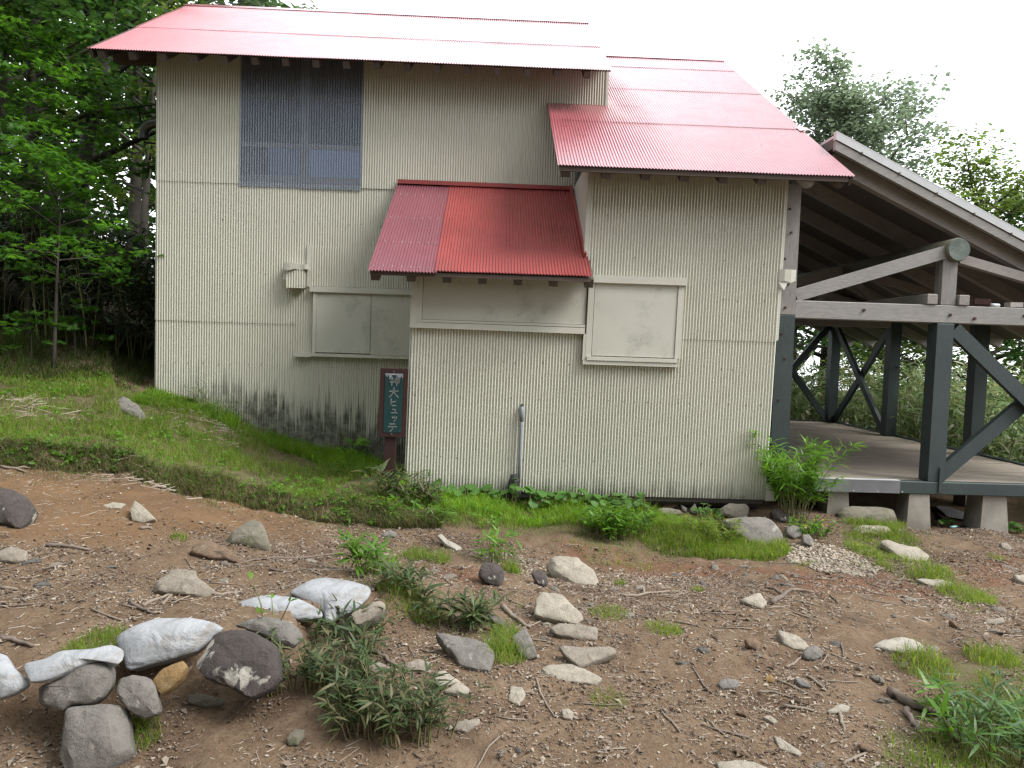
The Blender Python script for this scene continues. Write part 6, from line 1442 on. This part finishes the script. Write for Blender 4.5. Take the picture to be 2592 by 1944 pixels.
# small broad-leaved weeds and dry stalks on the bank (uncountable)
r2 = np.random.RandomState(88)
x, y = rand_in(BANK, 2600, r2); ok = fbm(x, y, 1.7, 3, 91) > r2.uniform(-.15, .2, len(x)); x, y = x[ok], y[ok]
P = np.stack([x, y, height(x, y) + r2.uniform(.02, .09, len(x))], -1); V, Fx = leaf_fan(P, np.tile((0, 0, .6), (len(x), 1)), 6, .045, .42, r2, droop=.1)
tag(link('bank_weeds', mesh_np('bank_weeds', V, Fx), SHOOT), 'small broad-leaved weeds scattered over the grassy bank', 'weeds', kind='stuff')
lx = r2.rand(380); k = (lx * (len(LIP) - 2)).astype(int) + 1; k = np.minimum(k, len(LIP) - 2); f_ = r2.rand(380)[:, None]; Q = LIP[k] * (1 - f_) + LIP[k + 1] * f_; x, y = Q[:, 0] + r2.normal(0, .06, 380), Q[:, 1] + r2.normal(.04, .08, 380)
P = np.stack([x, y, height(x, y) + r2.uniform(.0, .07, 380)], -1); V, Fx = leaf_fan(P, np.tile((0, -.4, .2), (380, 1)), 7, .05, .35, r2, droop=.5)
tag(link('bank_edge_weeds', mesh_np('bank_edge_weeds', V, Fx), SHOOT), 'leafy weeds hanging over the cut edge of the bank', 'weeds', kind='stuff')
def stalks(lab, poly, n):
    x, y = rand_in(poly, n, r2); x = x + r2.normal(0, .14, n); y = y + r2.normal(0, .10, n); a = r2.uniform(0, 6.28, n); d = np.stack([np.cos(a), np.sin(a), r2.normal(.12, .15, n)], -1); d, s_, nn = frames(d, np.tile((0, 0, 1.0), (n, 1)))
    T = np.array([(-.5, -.5, 0), (-.5, .5, 0), (-.5, 0, .9), (.5, -.4, 0), (.5, .4, 0), (.5, 0, .7)]); L = r2.uniform(.04, .2, n); w = r2.uniform(.0025, .006, n)
    V, Fx = instance(T, [(0, 3, 5), (0, 5, 2), (1, 2, 5), (1, 5, 4)], np.stack([x, y, height(x, y) + .03], -1), d, s_, nn, L, w, w)
    tag(link('dry_stalks', mesh_np('dry_stalks', V, Fx), MATS['twig_bits']), lab, 'stalks', kind='stuff')
stalks('heap of dry bamboo stalks on the bank below the recessed wall', gpoly([(440, 1040), (540, 1055), (620, 1110), (560, 1130), (470, 1100)]), 120)
stalks('dry stalks on the bare patch at the left end of the bank', gpoly([(0, 1010), (120, 1015), (230, 1060), (180, 1090), (0, 1060)]), 90)
stalks('dry roots and stalks under the lip of the bank', gpoly([(180, 1150), (300, 1180), (420, 1230), (400, 1250), (250, 1215)]), 70)

r2 = np.random.RandomState(67); N = 9000; x = -8.5 - 5 * r2.rand(N) ** 1.3; y = r2.uniform(-5, 6.5, N); z = height(x, y) + .6 + 8.5 * r2.rand(N) ** .8  # out-of-view leaves added to darken the light from the left
leaf_mass('added_forest_beside', 'unseen green forest added left of the viewer to block side light', x, y, z, .42, GL['dark'], r2)

for nm_, lab_, pl_, n_ in (('stray_grass', 'thin stray grass fading out onto the path below the bank', [tuple(p - np.array((0, .05))) for p in LIP[2:]] + [tuple(p - np.array((0, .55))) for p in LIP[2:][::-1]], 2600),
                           ('stray_grass', 'thin stray grass fading out below the foundation stones', gpoly([(1380, 1370), (1620, 1405), (1960, 1425), (2080, 1410), (2060, 1450), (1700, 1450), (1500, 1430)]), 1500),
                           ('stray_grass', 'thin stray grass around the stepping stones', gpoly([(2080, 1330), (2290, 1325), (2420, 1420), (2530, 1500), (2480, 1560), (2330, 1510), (2180, 1450)]), 1500),
                           ('stray_grass', 'thin stray grass along the sandbag edge and path slabs', gpoly([(850, 1430), (1100, 1390), (1330, 1430), (1350, 1640), (1200, 1680), (1050, 1540), (880, 1500)]), 2200)):
    field(nm_, lab_, pl_, n_, .015, .07, .004, GRASS if n_ != 2600 else GRASSD, .06, 2.5, 300 + n_ % 97, .8)
